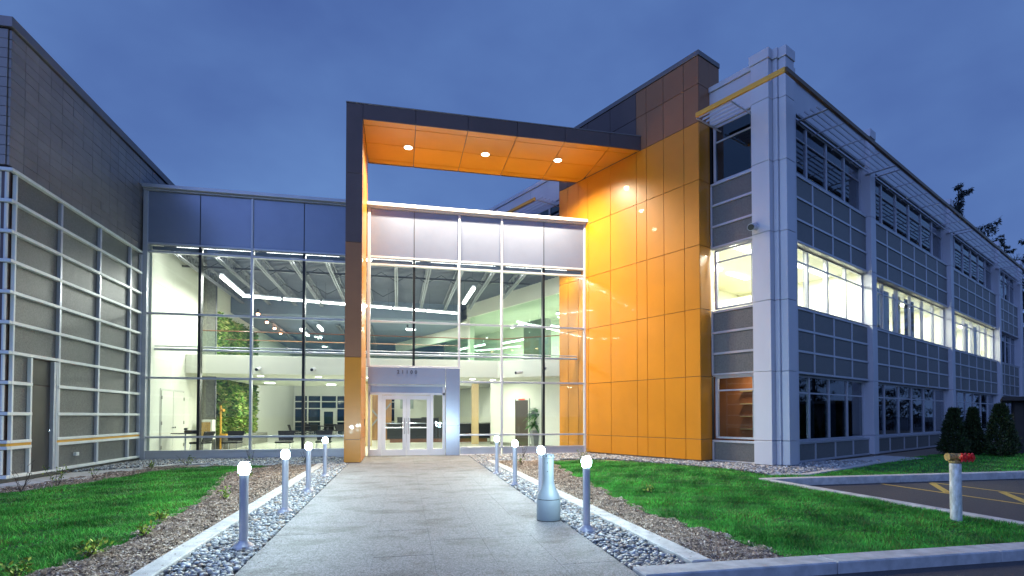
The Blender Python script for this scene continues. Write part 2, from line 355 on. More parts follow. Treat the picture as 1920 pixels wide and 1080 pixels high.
# upper tiles
rows_t = 14; zt0, zt1 = 6.95, 9.96; th = (zt1-zt0)/rows_t
ys = [13.62+0.46*i for i in range(21)]
for r in range(rows_t):
    for i in range(20):
        d = random.uniform(-0.004, 0.004)
        box('cladding_tile', hall, WORLD, (XL-0.085+d, XL-0.03+d), (ys[i]+0.005, ys[i+1]-0.005), (zt0+r*th+0.006, zt0+(r+1)*th-0.006), M['dusk_tile'], 0.004)
st = MB()
for r in range(rows_t):
    st.box((-9.0,XL-0.095), (13.60,13.655), (zt0+r*th+0.006, zt0+(r+1)*th-0.006))
    st.box((-30,-9.01), (13.60,13.655), (zt0+r*th+0.006, zt0+(r+1)*th-0.006))
    st.box((XL-0.085,XL-0.035), (22.83,40), (zt0+r*th+0.006, zt0+(r+1)*th-0.006))
st.build('cladding_tiles', M['dusk_tile'], hall, kind='stuff')
box('parapet_cap', hall, WORLD, (-30,XL+0.02), (13.55,40), (9.985,10.22), M['dusk_cap'], 0.01)
# rails and infill panels
zr = [0.12,0.82,1.5,2.18,2.84,3.5,4.17,4.85,5.5,6.17,6.86]
ym = [13.80,15.42,17.22,18.98,19.70]
for i, z in enumerate(zr):
    segs = [(13.70,19.70)] if (z > 2.5) else ([(13.70,14.40),(15.36,19.70)])
    for a, b in segs:
        h = 0.05 if i != 1 else 0.04
        if i == 1:
            box('rail', hall, WORLD, (XL-0.05,XL+0.055), (a,b), (z-0.105,z-0.035), M['rail'], 0.006)
            box('gold_strip', hall, WORLD, (XL-0.05,XL+0.04), (a,b), (z-0.033,z+0.028), M['gold'], 0.004)
            box('rail', hall, WORLD, (XL-0.05,XL+0.055), (a,b), (z+0.03,z+0.095), M['rail'], 0.006)
        else:
            box('rail', hall, WORLD, (XL-0.05,XL+0.055), (a,b), (z-0.036,z+0.036), M['rail'], 0.006)
for j, y in enumerate(ym[1:]):
    box('mullion', hall, WORLD, (XL-0.048,XL+0.035), (y-0.04,y+0.04), (0.10,6.80), M['mull'], 0.006)
box('mullion', hall, WORLD, (XL-0.048,XL+0.035), (14.36,14.42), (0.10,2.80), M['rail'], 0.006)
box('mullion', hall, WORLD, (XL-0.048,XL+0.030), (13.76,13.81), (0.10,6.80), M['rail'], 0.006)
for r in range(len(zr)-1):
    cells = [(ym[j]+0.0, ym[j+1]) for j in range(4)]
    if zr[r+1] < 3.0: cells[0] = (13.80, 14.39)
    for a, b in cells:
        # each infill is a run of narrow boards
        box('infill_panel', hall, WORLD, (XL-0.085,XL-0.052+random.uniform(0,0.002)), (a+0.02,b-0.02), (zr[r]+0.02,zr[r+1]-0.02), M['rough_panel'], 0.003)
# steel door
dr = box('door', hall, WORLD, (XL-0.088,XL-0.062), (14.44,15.28), (0.14,2.16), M['door_dark'], 0.004)
box('handle', dr, WORLD, (XL-0.06,XL-0.03), (15.18,15.22), (1.05,1.13), M['chrome'], 0.004)
for z in (0.45,1.2,1.95): box('hinge', dr, WORLD, (XL-0.06,XL-0.035), (15.285,15.31), (z-0.06,z+0.06), M['black'], 0.003)
box('transom_panel', hall, WORLD, (XL-0.088,XL-0.060), (14.44,15.28), (2.19,2.77), M['door_dark'], 0.004)
box('door_jamb', hall, WORLD, (XL-0.08,XL+0.04), (15.315,15.355), (0.06,2.79), M['mull'], 0.004)
box('door_jamb', hall, WORLD, (XL-0.06,XL+0.03), (15.225,15.315), (0.10,2.79), M['mull'], 0.004)
box('door_sill', hall, WORLD, (XL-0.06,XL+0.06), (14.42,15.30), (0.09,0.135), M['rail'], 0.004)
box('junction_box', hall, WORLD, (XL-0.052,XL+0.02), (16.22,16.36), (0.40,0.49), M['rail'], 0.006)
# ribbed corner, south face
for i in range(10): 
    z0, z1 = zr[i]+0.05, zr[i+1]-0.05
    if i == 0: z1 -= 0.07
    if i == 1: z0 += 0.06
    for q in range(4):
        x = XL-0.10-q*0.125
        m = MB(); m.bar((x,13.675,z0),(x,13.675,z1),0.036,8); m.build('corner_rib', M['rail'], hall)
for i, z in enumerate(zr):
    if i == 1:
        box('rail', hall, WORLD, (-12,XL+0.05), (13.60,13.70), (z-0.105,z-0.035), M['rail'], 0.006)
        box('gold_strip', hall, WORLD, (-12,XL+0.035), (13.612,13.70), (z-0.033,z+0.028), M['gold'], 0.004)
        box('rail', hall, WORLD, (-12,XL+0.05), (13.60,13.70), (z+0.03,z+0.095), M['rail'], 0.006)
    else: box('rail', hall, WORLD, (-12,XL+0.052), (13.60,13.698), (z-0.036,z+0.036), M['rail'], 0.006)
for r in range(len(zr)-1):
    box('infill_panel', hall, WORLD, (-10.6,-8.92), (13.635,13.66), (zr[r]+0.02,zr[r+1]-0.02), M['rough_panel'], 0.003)

# ------------------------------------------------------------------ entrance atrium
YF = 19.78
at = thing('atrium_building', 'glass fronted entrance hall between the dark wing and the orange wall', 'building', (-1,19.9,0))
xm = [-8.20,-6.58,-4.94,-3.25,-1.62]; xr = [-1.00,0.565,2.225,3.845,5.50,7.16]
xe = -8.25
# roof, cap, spandrels
box('roof', at, WORLD, (-8.2,6.2), (19.92,45.2), (8.72,8.95), M['brown'], 0)
for a, b, mm in ((-8.30,-1.60,M['mull']),(-1.115,7.30,M['whitemull'])):
    box('parapet_cap', at, WORLD, (a,b), (19.60,20.1), (9.03,9.15), mm, 0.008)
    box('parapet_trim', at, WORLD, (a,b), (19.70,20.0), (8.97,9.028), mm, 0.004)
cells = [(-8.20,-6.58),(-6.58,-4.94),(-4.94,-3.25),(-3.25,-1.62)] + [(xr[i],xr[i+1]) for i in range(5)]
for a, b in cells:
    box('spandrel_panel', at, WORLD, (a+0.012,b-0.012), (YF,YF+0.05), (7.24,8.965), M['spandrel'], 0.003)
box('backing_wall', at, WORLD, (-8.19,7.0), (YF+0.06,YF+0.12), (7.24,9.0), M['brown'], 0)
zh = [7.21, 6.94, 4.87, 2.72, 0.745, 0.27]
def hbar(a, b, z, mm, w=0.035, y0=-0.03, y1=0.10): box('transom', at, WORLD, (a,b), (YF+y0,YF+y1), (z-w,z+w), mm, 0.004)
for z in zh:
    hbar(-8.16,-1.62,z,M['mull'],0.032)
    if z > 3: hbar(-1.0,7.12,z,M['whitemull'] if z>6 else M['mull'],0.032)
    else: hbar(2.25,7.12,z,M['mull'],0.032)
hbar(-1.0,2.225,3.25,M['whitemull'],0.03)
for x, w, mm in ((-8.22,0.07,M['mull']),(-4.94,0.034,M['mull']),(-1.64,0.03,M['mull'])):
    box('mullion', at, WORLD, (x-w,x+w), (YF-0.055,YF+0.13), (0.03,8.965), mm, 0.005)
for x, w, z0 in ((-1.04,0.055,3.22),(2.225,0.034,3.2),(3.845,0.034,0.30),(7.19,0.075,0.03)):
    box('mullion', at, WORLD, (x-w,x+w), (YF-0.055,YF+0.13), (z0,8.965), M['whitemull'], 0.005)
for x, z0 in ((-6.58,0.30),(-3.25,0.30),(0.565,3.28),(5.50,0.30)):
    box('steel_fin', at, WORLD, (x-0.042,x+0.042), (YF+0.012,YF+0.24), (z0,7.2), M['black'], 0.003)
    box('joint_strip', at, WORLD, (x-0.010,x+0.010), (YF-0.006,YF+0.004), (7.24,8.965), M['darkjoint'], 0)
# base panels
for a, b in ((-8.16,-4.97),(-4.91,-1.67),(2.28,3.81),(3.88,5.48),(5.52,7.11)):
    box('base_panel', at, WORLD, (a,b), (YF-0.01,YF+0.09), (0.03,0.235), M['mull'], 0.004)
box('sill_flashing', at, WORLD, (-8.2,-1.6), (YF-0.10,YF+0.08), (-0.03,0.026), M['mull'], 0.004)
box('sill_flashing', at, WORLD, (2.25,7.2), (YF-0.10,YF+0.08), (-0.03,0.026), M['whitemull'], 0.004)
box('foundation', at, WORLD, (-8.2,7.0), (YF-0.02,YF+0.6), (-0.15,-0.032), M['conc_dark'], 0)
# panes
def pane(a, b, z0, z1, y=YF+0.03, par=at, m=None, name='window_pane'):
    box(name, par, WORLD, (a,b), (y,y+0.008), (z0,z1), m or M['glass'], 0)
lv = [(6.975,7.175),(4.905,6.905),(2.755,4.835),(0.78,2.685),(0.305,0.71)]
for i, (a, b) in enumerate(cells):
    for j, (z0, z1) in enumerate(lv):
        if 4 <= i <= 5:
            if j > 2: continue
            if j == 2: z0 = 3.285
        pane(a+0.036, b-0.036, z0, z1)
# clerestory strip is an opaque blind band above each pane
for a, b in cells: box('blind_strip', at, WORLD, (a+0.05,b-0.05), (YF+0.16,YF+0.17), (7.04,7.17), M['bulk'], 0)
# entrance bay: number panel, pilaster, door frame and doors
hd = box('number_panel', at, WORLD, (-1.05,1.72), (YF-0.06,YF+0.06), (2.60,3.21), M['spandrel'], 0.004)
for z in ((0.0,1.08),(1.09,3.21)):
    box('pilaster_panel', at, WORLD, (1.735,2.25), (YF-0.062,YF+0.06), z, M['spandrel'], 0.004)
tx = bpy.data.curves.new('digits','FONT'); tx.body = '2 1 1 0 0'; tx.size = 0.175; tx.extrude = 0.008; tx.align_x = 'CENTER'; tx.space_character = 1.12; tx.offset = 0.004
to = bpy.data.objects.new('t', tx); COL.objects.link(to); dg = bpy.context.evaluated_depsgraph_get(); tme = bpy.data.meshes.new_from_object(to.evaluated_get(dg)); bpy.data.objects.remove(to)
tme.materials.clear(); tme.materials.append(mat('bronze_digits',(0.02,0.018,0.03),0.6))
put('street_number', tme, hd, Matrix.Translation((0.33,YF-0.069,2.99)) @ Matrix.Rotation(R(90),4,'X'))
YD = YF+0.02
df = box('door_frame', at, WORLD, (-1.03,1.72), (YD,YD+0.10), (2.53,2.595), M['mull'], 0.004)
box('frame_member', df, WORLD, (-1.03,1.72), (YD,YD+0.10), (2.22,2.30), M['whitemull'], 0.004)
box('transom_glass', df, WORLD, (-0.96,1.66), (YD+0.04,YD+0.05), (2.30,2.53), M['spandrel'], 0)
for a, b in ((-1.04,-0.96),(-0.70,-0.56),(1.18+0.0,1.28),(1.62,1.725)):
    box('frame_member', df, WORLD, (a,b), (YD,YD+0.10), (0.0,2.218 if a>-1 and a<1.5 else 2.528), M['whitemull'], 0.004)
for a, b in ((-0.96,-0.70),(1.28,1.62)):
    pane(a+0.01, b-0.01, 0.26, 2.20, YD+0.04, df, None, 'sidelight_pane')
    box('frame_member', df, WORLD, (a,b), (YD+0.01,YD+0.09), (0.0,0.25), M['whitemull'], 0.004)
def leaf(x0, x1, hs):
    d = box('door_leaf', at, WORLD, (x0,x1), (YD+0.02,YD+0.07), (0.02,0.24), M['whitemull'], 0.004)
    box('stile', d, WORLD, (x0,x0+0.13), (YD+0.02,YD+0.07), (0.242,2.20), M['whitemull'], 0.004)
    box('stile', d, WORLD, (x1-0.13,x1), (YD+0.02,YD+0.07), (0.242,2.20), M['whitemull'], 0.004)
    box('top_rail', d, WORLD, (x0+0.131,x1-0.131), (YD+0.02,YD+0.07), (2.05,2.20), M['whitemull'], 0.004)
    box('glass_pane', d, WORLD, (x0+0.131,x1-0.131), (YD+0.04,YD+0.048), (0.241,2.049), M['glass'], 0)
    hx = x1-0.065 if hs > 0 else x0+0.065
    m = MB(); m.bar((hx,YD-0.045,0.80),(hx,YD-0.045,1.38),0.016,8); m.bar((hx,YD-0.045,0.85),(hx,YD+0.02,0.85),0.009); m.bar((hx,YD-0.045,1.33),(hx,YD+0.02,1.33),0.009)
    m.build('pull_handle', M['chrome'], d)
    m = MB(); m.bar((x0+0.10,YD+0.11,1.02),(x1-0.10,YD+0.11,1.02),0.022,8); m.build('push_bar', M['chrome'], d)
leaf(-0.555, 0.308, 1); leaf(0.316, 1.178, -1)
# inner girt tube crossing behind the glass
m = MB(); m.bar((-8.1,YF+0.42,3.72),(7.0,YF+0.42,3.72),0.045,8); m.bar((-8.1,YF+0.42,3.83),(7.0,YF+0.42,3.83),0.02,8)
for x in (-6.58,-3.25,0.565,5.5): m.bar((x,YF+0.2,3.72),(x,YF+0.42,3.72),0.03,6)
m.build('wind_girt', M['mull'], at)
# interior shell
XI = -8.08
box('interior_floor', at, WORLD, (-8.15,9.6), (19.80,45), (-0.028,0.02), M['ifloor'], 0)
box('interior_wall', at, WORLD, (XI-0.12,XI), (19.93,45), (0.02,7.45), M['plaster'], 0)
box('ceiling_deck', at, WORLD, (-8.075,7.0), (19.93,45), (7.46,7.52), M['deck'], 0)
m = MB()
for i in range(120):
    y = 20.0+i*0.2
    if y > 31.4: break
    m.box((-8.075,6.8),(y,y+0.09),(7.42,7.458))
m.build('deck_ribs', M['deck'], at)
def joist(x, y0, y1, zb=6.96, zt=7.41):
    m = MB()
    for dx in (-0.045,0.045): m.box((x+dx-0.025,x+dx+0.025),(y0,y1),(zb,zb+0.05)); m.box((x+dx-0.025,x+dx+0.025),(y0,y1),(zt-0.05,zt))
    n = int((y1-y0)/0.55)
    for i in range(n):
        a = y0+(y1-y0)*i/n; b = y0+(y1-y0)*(i+1)/n; 
        m.bar((x,a,zb+0.03),(x,(a+b)/2,zt-0.03),0.014,4); m.bar((x,(a+b)/2,zt-0.03),(x,b,zb+0.03),0.014,4)
    m.build('roof_joist', M['joist'], at)
PA = R(24.5); P0 = Vector((9.289,15.096,0))
FO = Fr(P0, PA)          # u = into the building (a), v = back along the side (b)
def bx(y, a=0.3): # x of right interior wall at depth y
    b = (y-P0.y-a*math.sin(PA))/math.cos(PA); return P0.x + a*math.cos(PA) - b*math.sin(PA)
for i, x in enumerate([-7.45,-6.22,-5.0,-3.76,-2.53,-1.3,-0.08,1.15,2.38,3.6,4.84]):
    ymax = min(28.3, P0.y + (P0.x-x)/math.tan(PA) - 0.2)
    if ymax > 20.6: joist(x, 20.0, ymax)
m = MB()
m.box((-8.075,5.6),(22.4,22.5),(7.15,7.21))
for i in range(10):
    xa = -7.45+1.23*i; m.bar((xa,22.45,6.99),(xa+0.61,22.45,7.36),0.018,4); m.bar((xa+0.61,22.45,7.36),(xa+1.23,22.45,6.99),0.018,4)
m.build('bridging_truss', M['joistdark'], at)
m = MB()
for i in range(6):
    xa = -7.45+1.23*i; m.bar((xa,25.4,7.36),(xa+0.61,25.4,7.0),0.018,4); m.bar((xa+0.61,25.4,7.0),(xa+1.23,25.4,7.36),0.018,4)
m.build('cross_bridging', M['joistdark'], at)
# lowered ceiling and bulkhead further in
box('bulkhead', at, WORLD, (-8.075,3.3), (28.5,28.7), (6.55,7.45), M['bulk'], 0.01)
box('low_ceiling', at, WORLD, (-8.075,3.3), (28.72,45), (6.55,6.65), M['bulk'], 0)
for i in range(4):
    x = -6.6+i*1.7; y1 = min(44, P0.y + (P0.x-x)/math.tan(PA) - 0.2)
    m = MB(); m.box((x-0.05,x+0.05),(30.5,y1),(6.42,6.47)); m.box((x-0.15,x-0.11),(30.5,y1),(6.42,6.47)); m.build('ceiling_track', M['joist'], at)
# balcony bridge
YB = 22.9
box('balcony_slab', at, WORLD, (-8.075,4.25), (YB,25.9), (3.12,3.86), M['balc'], 0.01)
m = MB(); e1 = FO.p(0.10,6.66,0); e2 = Vector((4.252,YB,0)); d = (e1-e2).normalized(); nn = Vector((-d.y,d.x,0))
q = [(e2.x,e2.y),(e1.x,e1.y),(e1.x+1.7,e1.y+1.9),(e2.x+1.5,e2.y+3.0),(e2.x,e2.y+3.0)]
m.prism(q,3.12,3.86); m.build('balcony_return', M['balc'], at)
box('soffit_lining', at, WORLD, (-8.075,2.2), (25.95,31.0), (3.10,3.4), M['plaster'], 0)
# glass balustrade with timber handrail
for i in range(7):
    a = -7.88+i*1.735
    box('balustrade_pane', at, WORLD, (a+0.01,a+1.72), (YB+0.03,YB+0.045), (3.865,4.80), M['clearglass'], 0)
m = MB(); m.bar((-7.6,YB-0.03,4.80),(4.25,YB-0.03,4.80),0.020,8); m.bar((4.25,YB-0.03,4.80),(e1.x+0.0,e1.y-0.03,4.80),0.020,8); m.build('handrail', M['wood'], at, smooth=True)
m = MB(); m.bar((-7.6,YB+2.9,4.85),(3.0,YB+2.9,4.85),0.018,8); m.build('handrail', M['wood'], at, smooth=True)
box('balustrade_pane', at, Fr(e2, math.atan2(d.y,d.x)), (0.03,(e1-e2).length-0.03), (0.03,0.045), (3.865,4.80), M['clearglass'], 0)
# small rooms below and the right interior wall, following the angled wing
box('angled_wall', at, FO, (0.62,0.80), (6.66,12.6), (0.02,3.118), M['plaster'], 0)
box('angled_band', at, FO, (0.42,0.80), (6.66,14.6), (6.72,7.45), M['plaster'], 0.01)
box('angled_wall', at, FO, (0.50,0.80), (14.4,14.62), (3.87,6.72), M['plaster'], 0.01)
box('skirting', at, FO, (0.60,0.618), (6.66,12.6), (0.02,0.16), M['grey'], 0)
for i in range(6): box('partition_pane', at, FO, (0.52,0.532), (6.68+i*1.29,6.68+i*1.29+1.27), (3.87,6.715), M['greenglass'], 0)
box('upper_room_wall', at, FO, (4.4,4.5), (5.6,24), (3.87,6.9), M['plaster'], 0)
box('upper_room_floor', at, FO, (0.82,4.4), (5.6,24), (3.6,3.86), M['ifloor'], 0)
box('upper_room_ceiling', at, FO, (0.82,4.4), (5.6,24), (6.73,6.85), M['plaster'], 0)
box('room_end_wall', at, FO, (0.82,4.4), (5.5,5.59), (3.87,6.72), M['plaster'], 0)
box('lower_room_wall', at, FO, (2.5,2.6), (6.66,25), (0.02,3.1), M['plaster'], 0)
box('angled_band', at, FO, (1.0,1.2), (15.0,25), (5.9,7.45), M['plaster'], 0.01)
for i in range(4): box('partition_pane', at, FO, (1.0,1.012), (15.0+i*1.8,16.78+i*1.8), (3.4,5.9), M['greenglass'], 0)
box('upper_corridor_floor', at, FO, (-1.0,4.4), (15.3,25), (3.12,3.38), M['balc'], 0)
dd = box('interior_door', at, FO, (0.585,0.615), (9.45,10.45), (0.02,2.18), mat('brown_door',(0.045,0.032,0.022),0.4), 0.003)
box('door_frame', dd, FO, (0.57,0.618), (9.38,9.45), (0.02,2.26), M['plaster'], 0.003); box('door_frame', dd, FO, (0.57,0.618), (10.45,10.52), (0.02,2.26), M['plaster'], 0.003)
box('exit_plate', dd, FO, (0.565,0.583), (9.7,10.2), (2.20,2.26), M['sign_red'], 0.002)
box('wall_cabinet', at, FO, (1.2,1.6), (9.0,10.6), (3.87,6.0), M['grey'], 0.01)
box('alarm_box', at, FO, (0.59,0.619), (11.6,11.7), (1.95,2.1), M['sign_red'], 0.003)
box('light_switch', at, FO, (0.60,0.619), (11.6,11.67), (0.95,1.07), M['grey'], 0.003)
# rear glazed wall
box('rear_wall', at, WORLD, (-8.1,9.5), (45.07,45.2), (0.0,7.45), M['plaster'], 0)
box('rear_glass', at, WORLD, (-8.0,0.5), (45.02,45.06), (0.02,3.05), mat('night_glass',(0.01,0.03,0.05),0.06), 0)
box('rear_glass', at, WORLD, (-6.8,0.5), (44.93,44.98), (4.0,5.3), mat('night_glass',(0.01,0.03,0.05),0.06), 0)
for x in (-8.0,-7.0,-6.0,-4.8,-3.6,-2.4,-1.2): box('rear_mullion', at, WORLD, (x-0.05,x+0.05), (44.86,45.0), (0.02,3.05), M['plaster'], 0); box('rear_mullion', at, WORLD, (x-0.04,x+0.04), (44.86,44.92), (4.0,5.3), M['mull'], 0)
for z in (1.0,2.05,2.6): box('rear_mullion', at, WORLD, (-8.0,0.5), (44.87,44.99), (z-0.04,z+0.04), M['plaster'], 0)
box('rear_door', at, WORLD, (-5.95,-4.85), (44.80,44.86), (0.02,2.0), M['plaster'], 0.01)
box('rear_door_glass', at, WORLD, (-5.75,-5.05), (44.78,44.795), (0.25,1.8), mat('night_glass',(0.01,0.03,0.05),0.06), 0)
# double door in the left interior wall
for a in (20.75,21.75):
    dd = box('closet_door', at, WORLD, (XI+0.002,XI+0.03), (a,a+0.98), (0.03,2.35), M['plaster'], 0.004)
    for z in (0.35,1.2,2.1):
        hy = a if a < 21 else a+0.98
        box('hinge', dd, WORLD, (XI+0.031,XI+0.045), (hy-0.03,hy+0.03), (z-0.06,z+0.06), M['grey'], 0.002)
    box('knob', dd, WORLD, (XI+0.031,XI+0.08), ((a+0.86) if a<21 else (a+0.06), (a+0.92) if a<21 else (a+0.12)), (1.0,1.06), M['chrome'], 0.01)
for y in (20.70,22.76): box('door_casing', at, WORLD, (XI+0.002,XI+0.018), (y-0.03,y+0.03), (0.02,2.42), mat('casing_grey',(0.5,0.5,0.45)), 0.002)
box('door_casing', at, WORLD, (XI+0.002,XI+0.018), (20.73,22.73), (2.36,2.42), mat('casing_grey',(0.5,0.5,0.45)), 0.002)
box('wall_return', at, WORLD, (-8.075,-7.6), (24.75,25.0), (0.02,7.45), M['grey'], 0.01)
box('tan_column', at, WORLD, (3.72,4.05), (27.0,27.35), (0.02,3.09), M['tan'], 0.005)
box('tan_column', at, WORLD, (-1.5,-1.2), (26.2,26.5), (0.02,3.09), M['tan'], 0.005)
box('feature_wall', at, WORLD, (-0.2,2.2), (33.5,33.7), (0.02,3.2), M['plaster'], 0.01)
box('feature_wall', at, WORLD, (-2.5,-0.9), (36.0,36.2), (0.02,3.2), M['plaster'], 0.01)
box('timber_partition', at, WORLD, (-1.9,-0.35), (32.6,32.75), (0.02,2.7), mat('timber_board',(0.36,0.18,0.07),0.5,var=0.4,vscale=4,streak=(4,4,0.3)), 0.01)
m = MB(); m.bar((-1.8,32.5,0.5),(-0.4,32.5,2.2),0.06,4); m.bar((-1.8,32.5,2.2),(-0.4,32.5,0.5),0.06,4); m.build('cross_brace', M['joist'], at)
box('wall_plaque', at, WORLD, (0.15,0.95), (33.46,33.495), (1.9,2.5), mat('plaque_grey',(0.35,0.40,0.36)), 0.004)
# ------------------------------------------------------------------ orange clad wall
ow = thing('orange_wall', 'tall orange panelled wall slab between the glass hall and the office wing', 'wall', FO.p(0.25,3.3,0))
box('wall_core', ow, FO, (0.03,0.57), (0.03,6.60), (0.05,13.0), M['brown'], 0)
zo = [0.06,0.72,2.70,4.84,6.86,8.94,10.80,12.02,12.93]
bo = [0.0,0.56,1.36,2.08,2.53,3.77,4.95,5.50,6.10,6.64]
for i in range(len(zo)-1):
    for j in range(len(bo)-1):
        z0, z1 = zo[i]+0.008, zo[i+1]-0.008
        mm = M['orange'] if zo[i] < 10.7 else M['shaded_orange']  # upper rows: missing lamp light put into the panel colour
        box('wall_panel', ow, FO, (0.0,0.028), (bo[j]+0.008,bo[j+1]-0.008), (z0,z1), M['brown'] if (zo[i] > 10.7 and j > 3) else mm, 0.003)  # brown panels carry the canopy shadow in their colour
    mm = M['orange'] if zo[i] < 10.7 else M['shaded_orange']
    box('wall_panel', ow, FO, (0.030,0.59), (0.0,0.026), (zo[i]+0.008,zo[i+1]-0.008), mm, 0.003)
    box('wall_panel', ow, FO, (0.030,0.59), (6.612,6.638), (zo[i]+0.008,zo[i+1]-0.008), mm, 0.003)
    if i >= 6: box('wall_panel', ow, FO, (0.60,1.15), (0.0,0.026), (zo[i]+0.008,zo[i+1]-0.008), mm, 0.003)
box('wall_core', ow, FO, (0.572,1.14), (0.03,6.60), (10.9,13.0), M['brown'], 0)
box('wall_cap', ow, FO, (-0.025,1.17), (-0.025,6.66), (12.94,13.10), M['dusk_cap'], 0.006)
box('plinth', ow, FO, (0.05,0.57), (0.05,6.6), (-0.15,0.049), M['conc_dark'], 0)

# ------------------------------------------------------------------ entrance portal
YC = 17.19
po = thing('entrance_portal', 'tall square entrance frame with dark fascia and orange soffit over the walkway', 'canopy', (-1.37,18.4,0))
lx0, lx1 = -1.615, -1.115
box('leg_core', po, WORLD, (lx0+0.03,lx1-0.03), (YC+0.03,20.15), (0.0,11.2), M['brown'], 0)
zl = [0.01,0.72,3.28,6.88,9.05,11.27]
for i in range(5):
    z0, z1 = zl[i]+0.006, zl[i+1]-0.006
    box('leg_panel', po, WORLD, (lx0,lx1), (YC,YC+0.027), (z0,z1), M['orange'] if i < 2 else (M['shaded_orange'] if i == 2 else M['brown']), 0.003)  # upper leg: shade put into the panel colours
    box('leg_panel', po, WORLD, (lx0,lx0+0.027), (YC+0.03,20.15), (z0,z1), M['brown'], 0.003)
zi = [0.01,0.72,2.70,4.84,6.86,8.94,10.80]
for i in range(6):
    ya = [YC+0.03,18.3,YF-0.13] if i < 5 else [YC+0.03,18.3,20.15]
    for q in range(2): box('leg_panel', po, WORLD, (lx1-0.027,lx1), (ya[q]+0.004,ya[q+1]-0.004), (zi[i]+0.006,zi[i+1]-0.006), M['orange'], 0.003)
ZS = 10.81
cx = [lx1,0.53,2.22,3.87,5.545,7.17]
yr = [YC+0.035,YC+0.36,YC+1.50,YC+2.66,20.17]
def xo(y): return P0.x - (y-P0.y)*math.tan(PA)   # the orange wall face at depth y
m = MB(); m.prism([(lx1,YC+0.035),(xo(YC+0.035)-0.02,YC+0.035),(xo(20.1)-0.02,20.1),(lx1,20.1)], ZS+0.032, 11.2); m.build('canopy_core', M['brown'], po)
for j in range(4):
    for i in range(6):
        xa = cx[i]; xb = cx[i+1] if i < 5 else 99
        y0, y1 = yr[j]+0.013, yr[j+1]-0.013
        x0, x1, x2 = xa+0.013, min(xb-0.013, xo(y0)-0.016), min(xb-0.013, xo(y1)-0.016)
        if x1 <= x0+0.01: continue
        pts = [(x0,y0),(x1,y0)] + ([(x2,y1),(x0,y1)] if x2 > x0 else [(x0, y0+(x1-x0)/math.tan(PA))])
        m = MB(); m.prism(pts, ZS, ZS+0.028); m.build('soffit_panel', M['orange'], po)
for i in range(6):
    x0 = cx[i]; x1 = cx[i+1] if i < 5 else xo(YC)-0.01
    box('fascia_panel', po, WORLD, (x0+0.008,x1-0.008), (YC-0.002,YC+0.028), (ZS-0.02,11.27), M['brown'], 0.004)  # shade of the unlit fascia put into its colour
    x1b = min(x1, xo(20.2)-0.02)
    if x1b > x0+0.1: box('fascia_panel', po, WORLD, (x0+0.008,x1b-0.008), (20.175,20.20), (ZS-0.02,11.27), M['brown'], 0.004)
box('top_cap', po, WORLD, (lx0-0.01,6.0), (YC-0.012,20.21), (11.275,11.31), M['dusk_cap'], 0.004)
m = MB(); m.prism([(6.0,YC-0.012),(xo(YC)-0.01,YC-0.012),(xo(20.2)-0.01,20.2),(6.0,20.2)],11.275,11.31); m.build('top_cap', M['dusk_cap'], po)
m = MB(); 
for i, (x, y) in enumerate(((0.32,18.72),(3.02,18.64),(5.68,18.52))):
    t = thing('recessed_downlight', ['lit round downlight nearest the dark leg of the entrance frame','lit round downlight in the middle of the orange soffit','lit round downlight nearest the orange wall in the soffit'][i], 'light', (x,y,ZS-0.02), 0, 'downlights in the orange soffit')
    m = MB(); m.lathe([(0.13,-0.004),(0.13,0.012)], (x,y,ZS-0.012), 28); m.build('lens', M['warm'], t)
    m = MB(); m.lathe([(0.135,-0.006),(0.165,-0.006),(0.165,0.012),(0.135,0.012)], (x,y,ZS-0.013), 28); m.f = m.f[:-2]; m.build('trim_ring', M['whitemull'], t)
    l = bpy.data.lights.new('downlight_lamp','SPOT'); l.energy = 1900; l.color = (1.0,0.86,0.62); l.spot_size = R(150); l.spot_blend = 0.9; l.shadow_soft_size = 0.10
    lo = bpy.data.objects.new('downlight_lamp', l); link(lo, t, Matrix.Translation((x,y,ZS-0.06)))
box('call_button', po, WORLD, (lx1+0.001,lx1+0.015), (18.9,19.0), (1.1,1.35), M['grey'], 0.004)

# ------------------------------------------------------------------ office building
Q0 = Vector((11.53,13.866,0)); FL = Fr(Q0, R(25.8))
of = thing('office_building', 'three storey office wing on the right with pale columns and grey panel bands', 'building', FL.p(17,4,0))
UE = 34.2
bays = [(0.10,6.15,4),(6.65,16.60,6),(17.10,27.0,6),(27.5,33.5,4)]
wc, mw = M['white_clad'], M['mull']
def fpoly(name, z0, z1, m, a0=0.78):
    b = MB(); p = [FO.p(a0,-1.95,0), FL.p(0.0,0.32,0), FL.p(UE-0.2,0.32,0), FL.p(UE-0.2,9,0), FO.p(a0+4,6.0,0), FO.p(a0,6.0,0)]
    b.prism([(q.x,q.y) for q in p], z0, z1); return b.build(name, m, of)
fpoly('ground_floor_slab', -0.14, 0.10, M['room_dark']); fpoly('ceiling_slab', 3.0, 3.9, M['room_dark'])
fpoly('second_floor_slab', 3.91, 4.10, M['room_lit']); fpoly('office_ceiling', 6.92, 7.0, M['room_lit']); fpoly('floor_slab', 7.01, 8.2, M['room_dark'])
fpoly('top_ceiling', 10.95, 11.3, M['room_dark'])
box('roof_deck', of, FL, (0.5,UE-0.2), (0.3,16), (11.32,11.6), M['brown'], 0)
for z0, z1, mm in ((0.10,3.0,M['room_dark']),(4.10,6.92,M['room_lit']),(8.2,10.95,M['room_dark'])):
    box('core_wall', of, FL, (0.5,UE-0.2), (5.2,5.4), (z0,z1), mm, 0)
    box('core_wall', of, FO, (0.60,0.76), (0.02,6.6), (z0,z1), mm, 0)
    for u in (6.35,16.8,27.2): box('partition_wall', of, FL, (u,u+0.12), (0.33,5.19), (z0,z1), mm, 0)
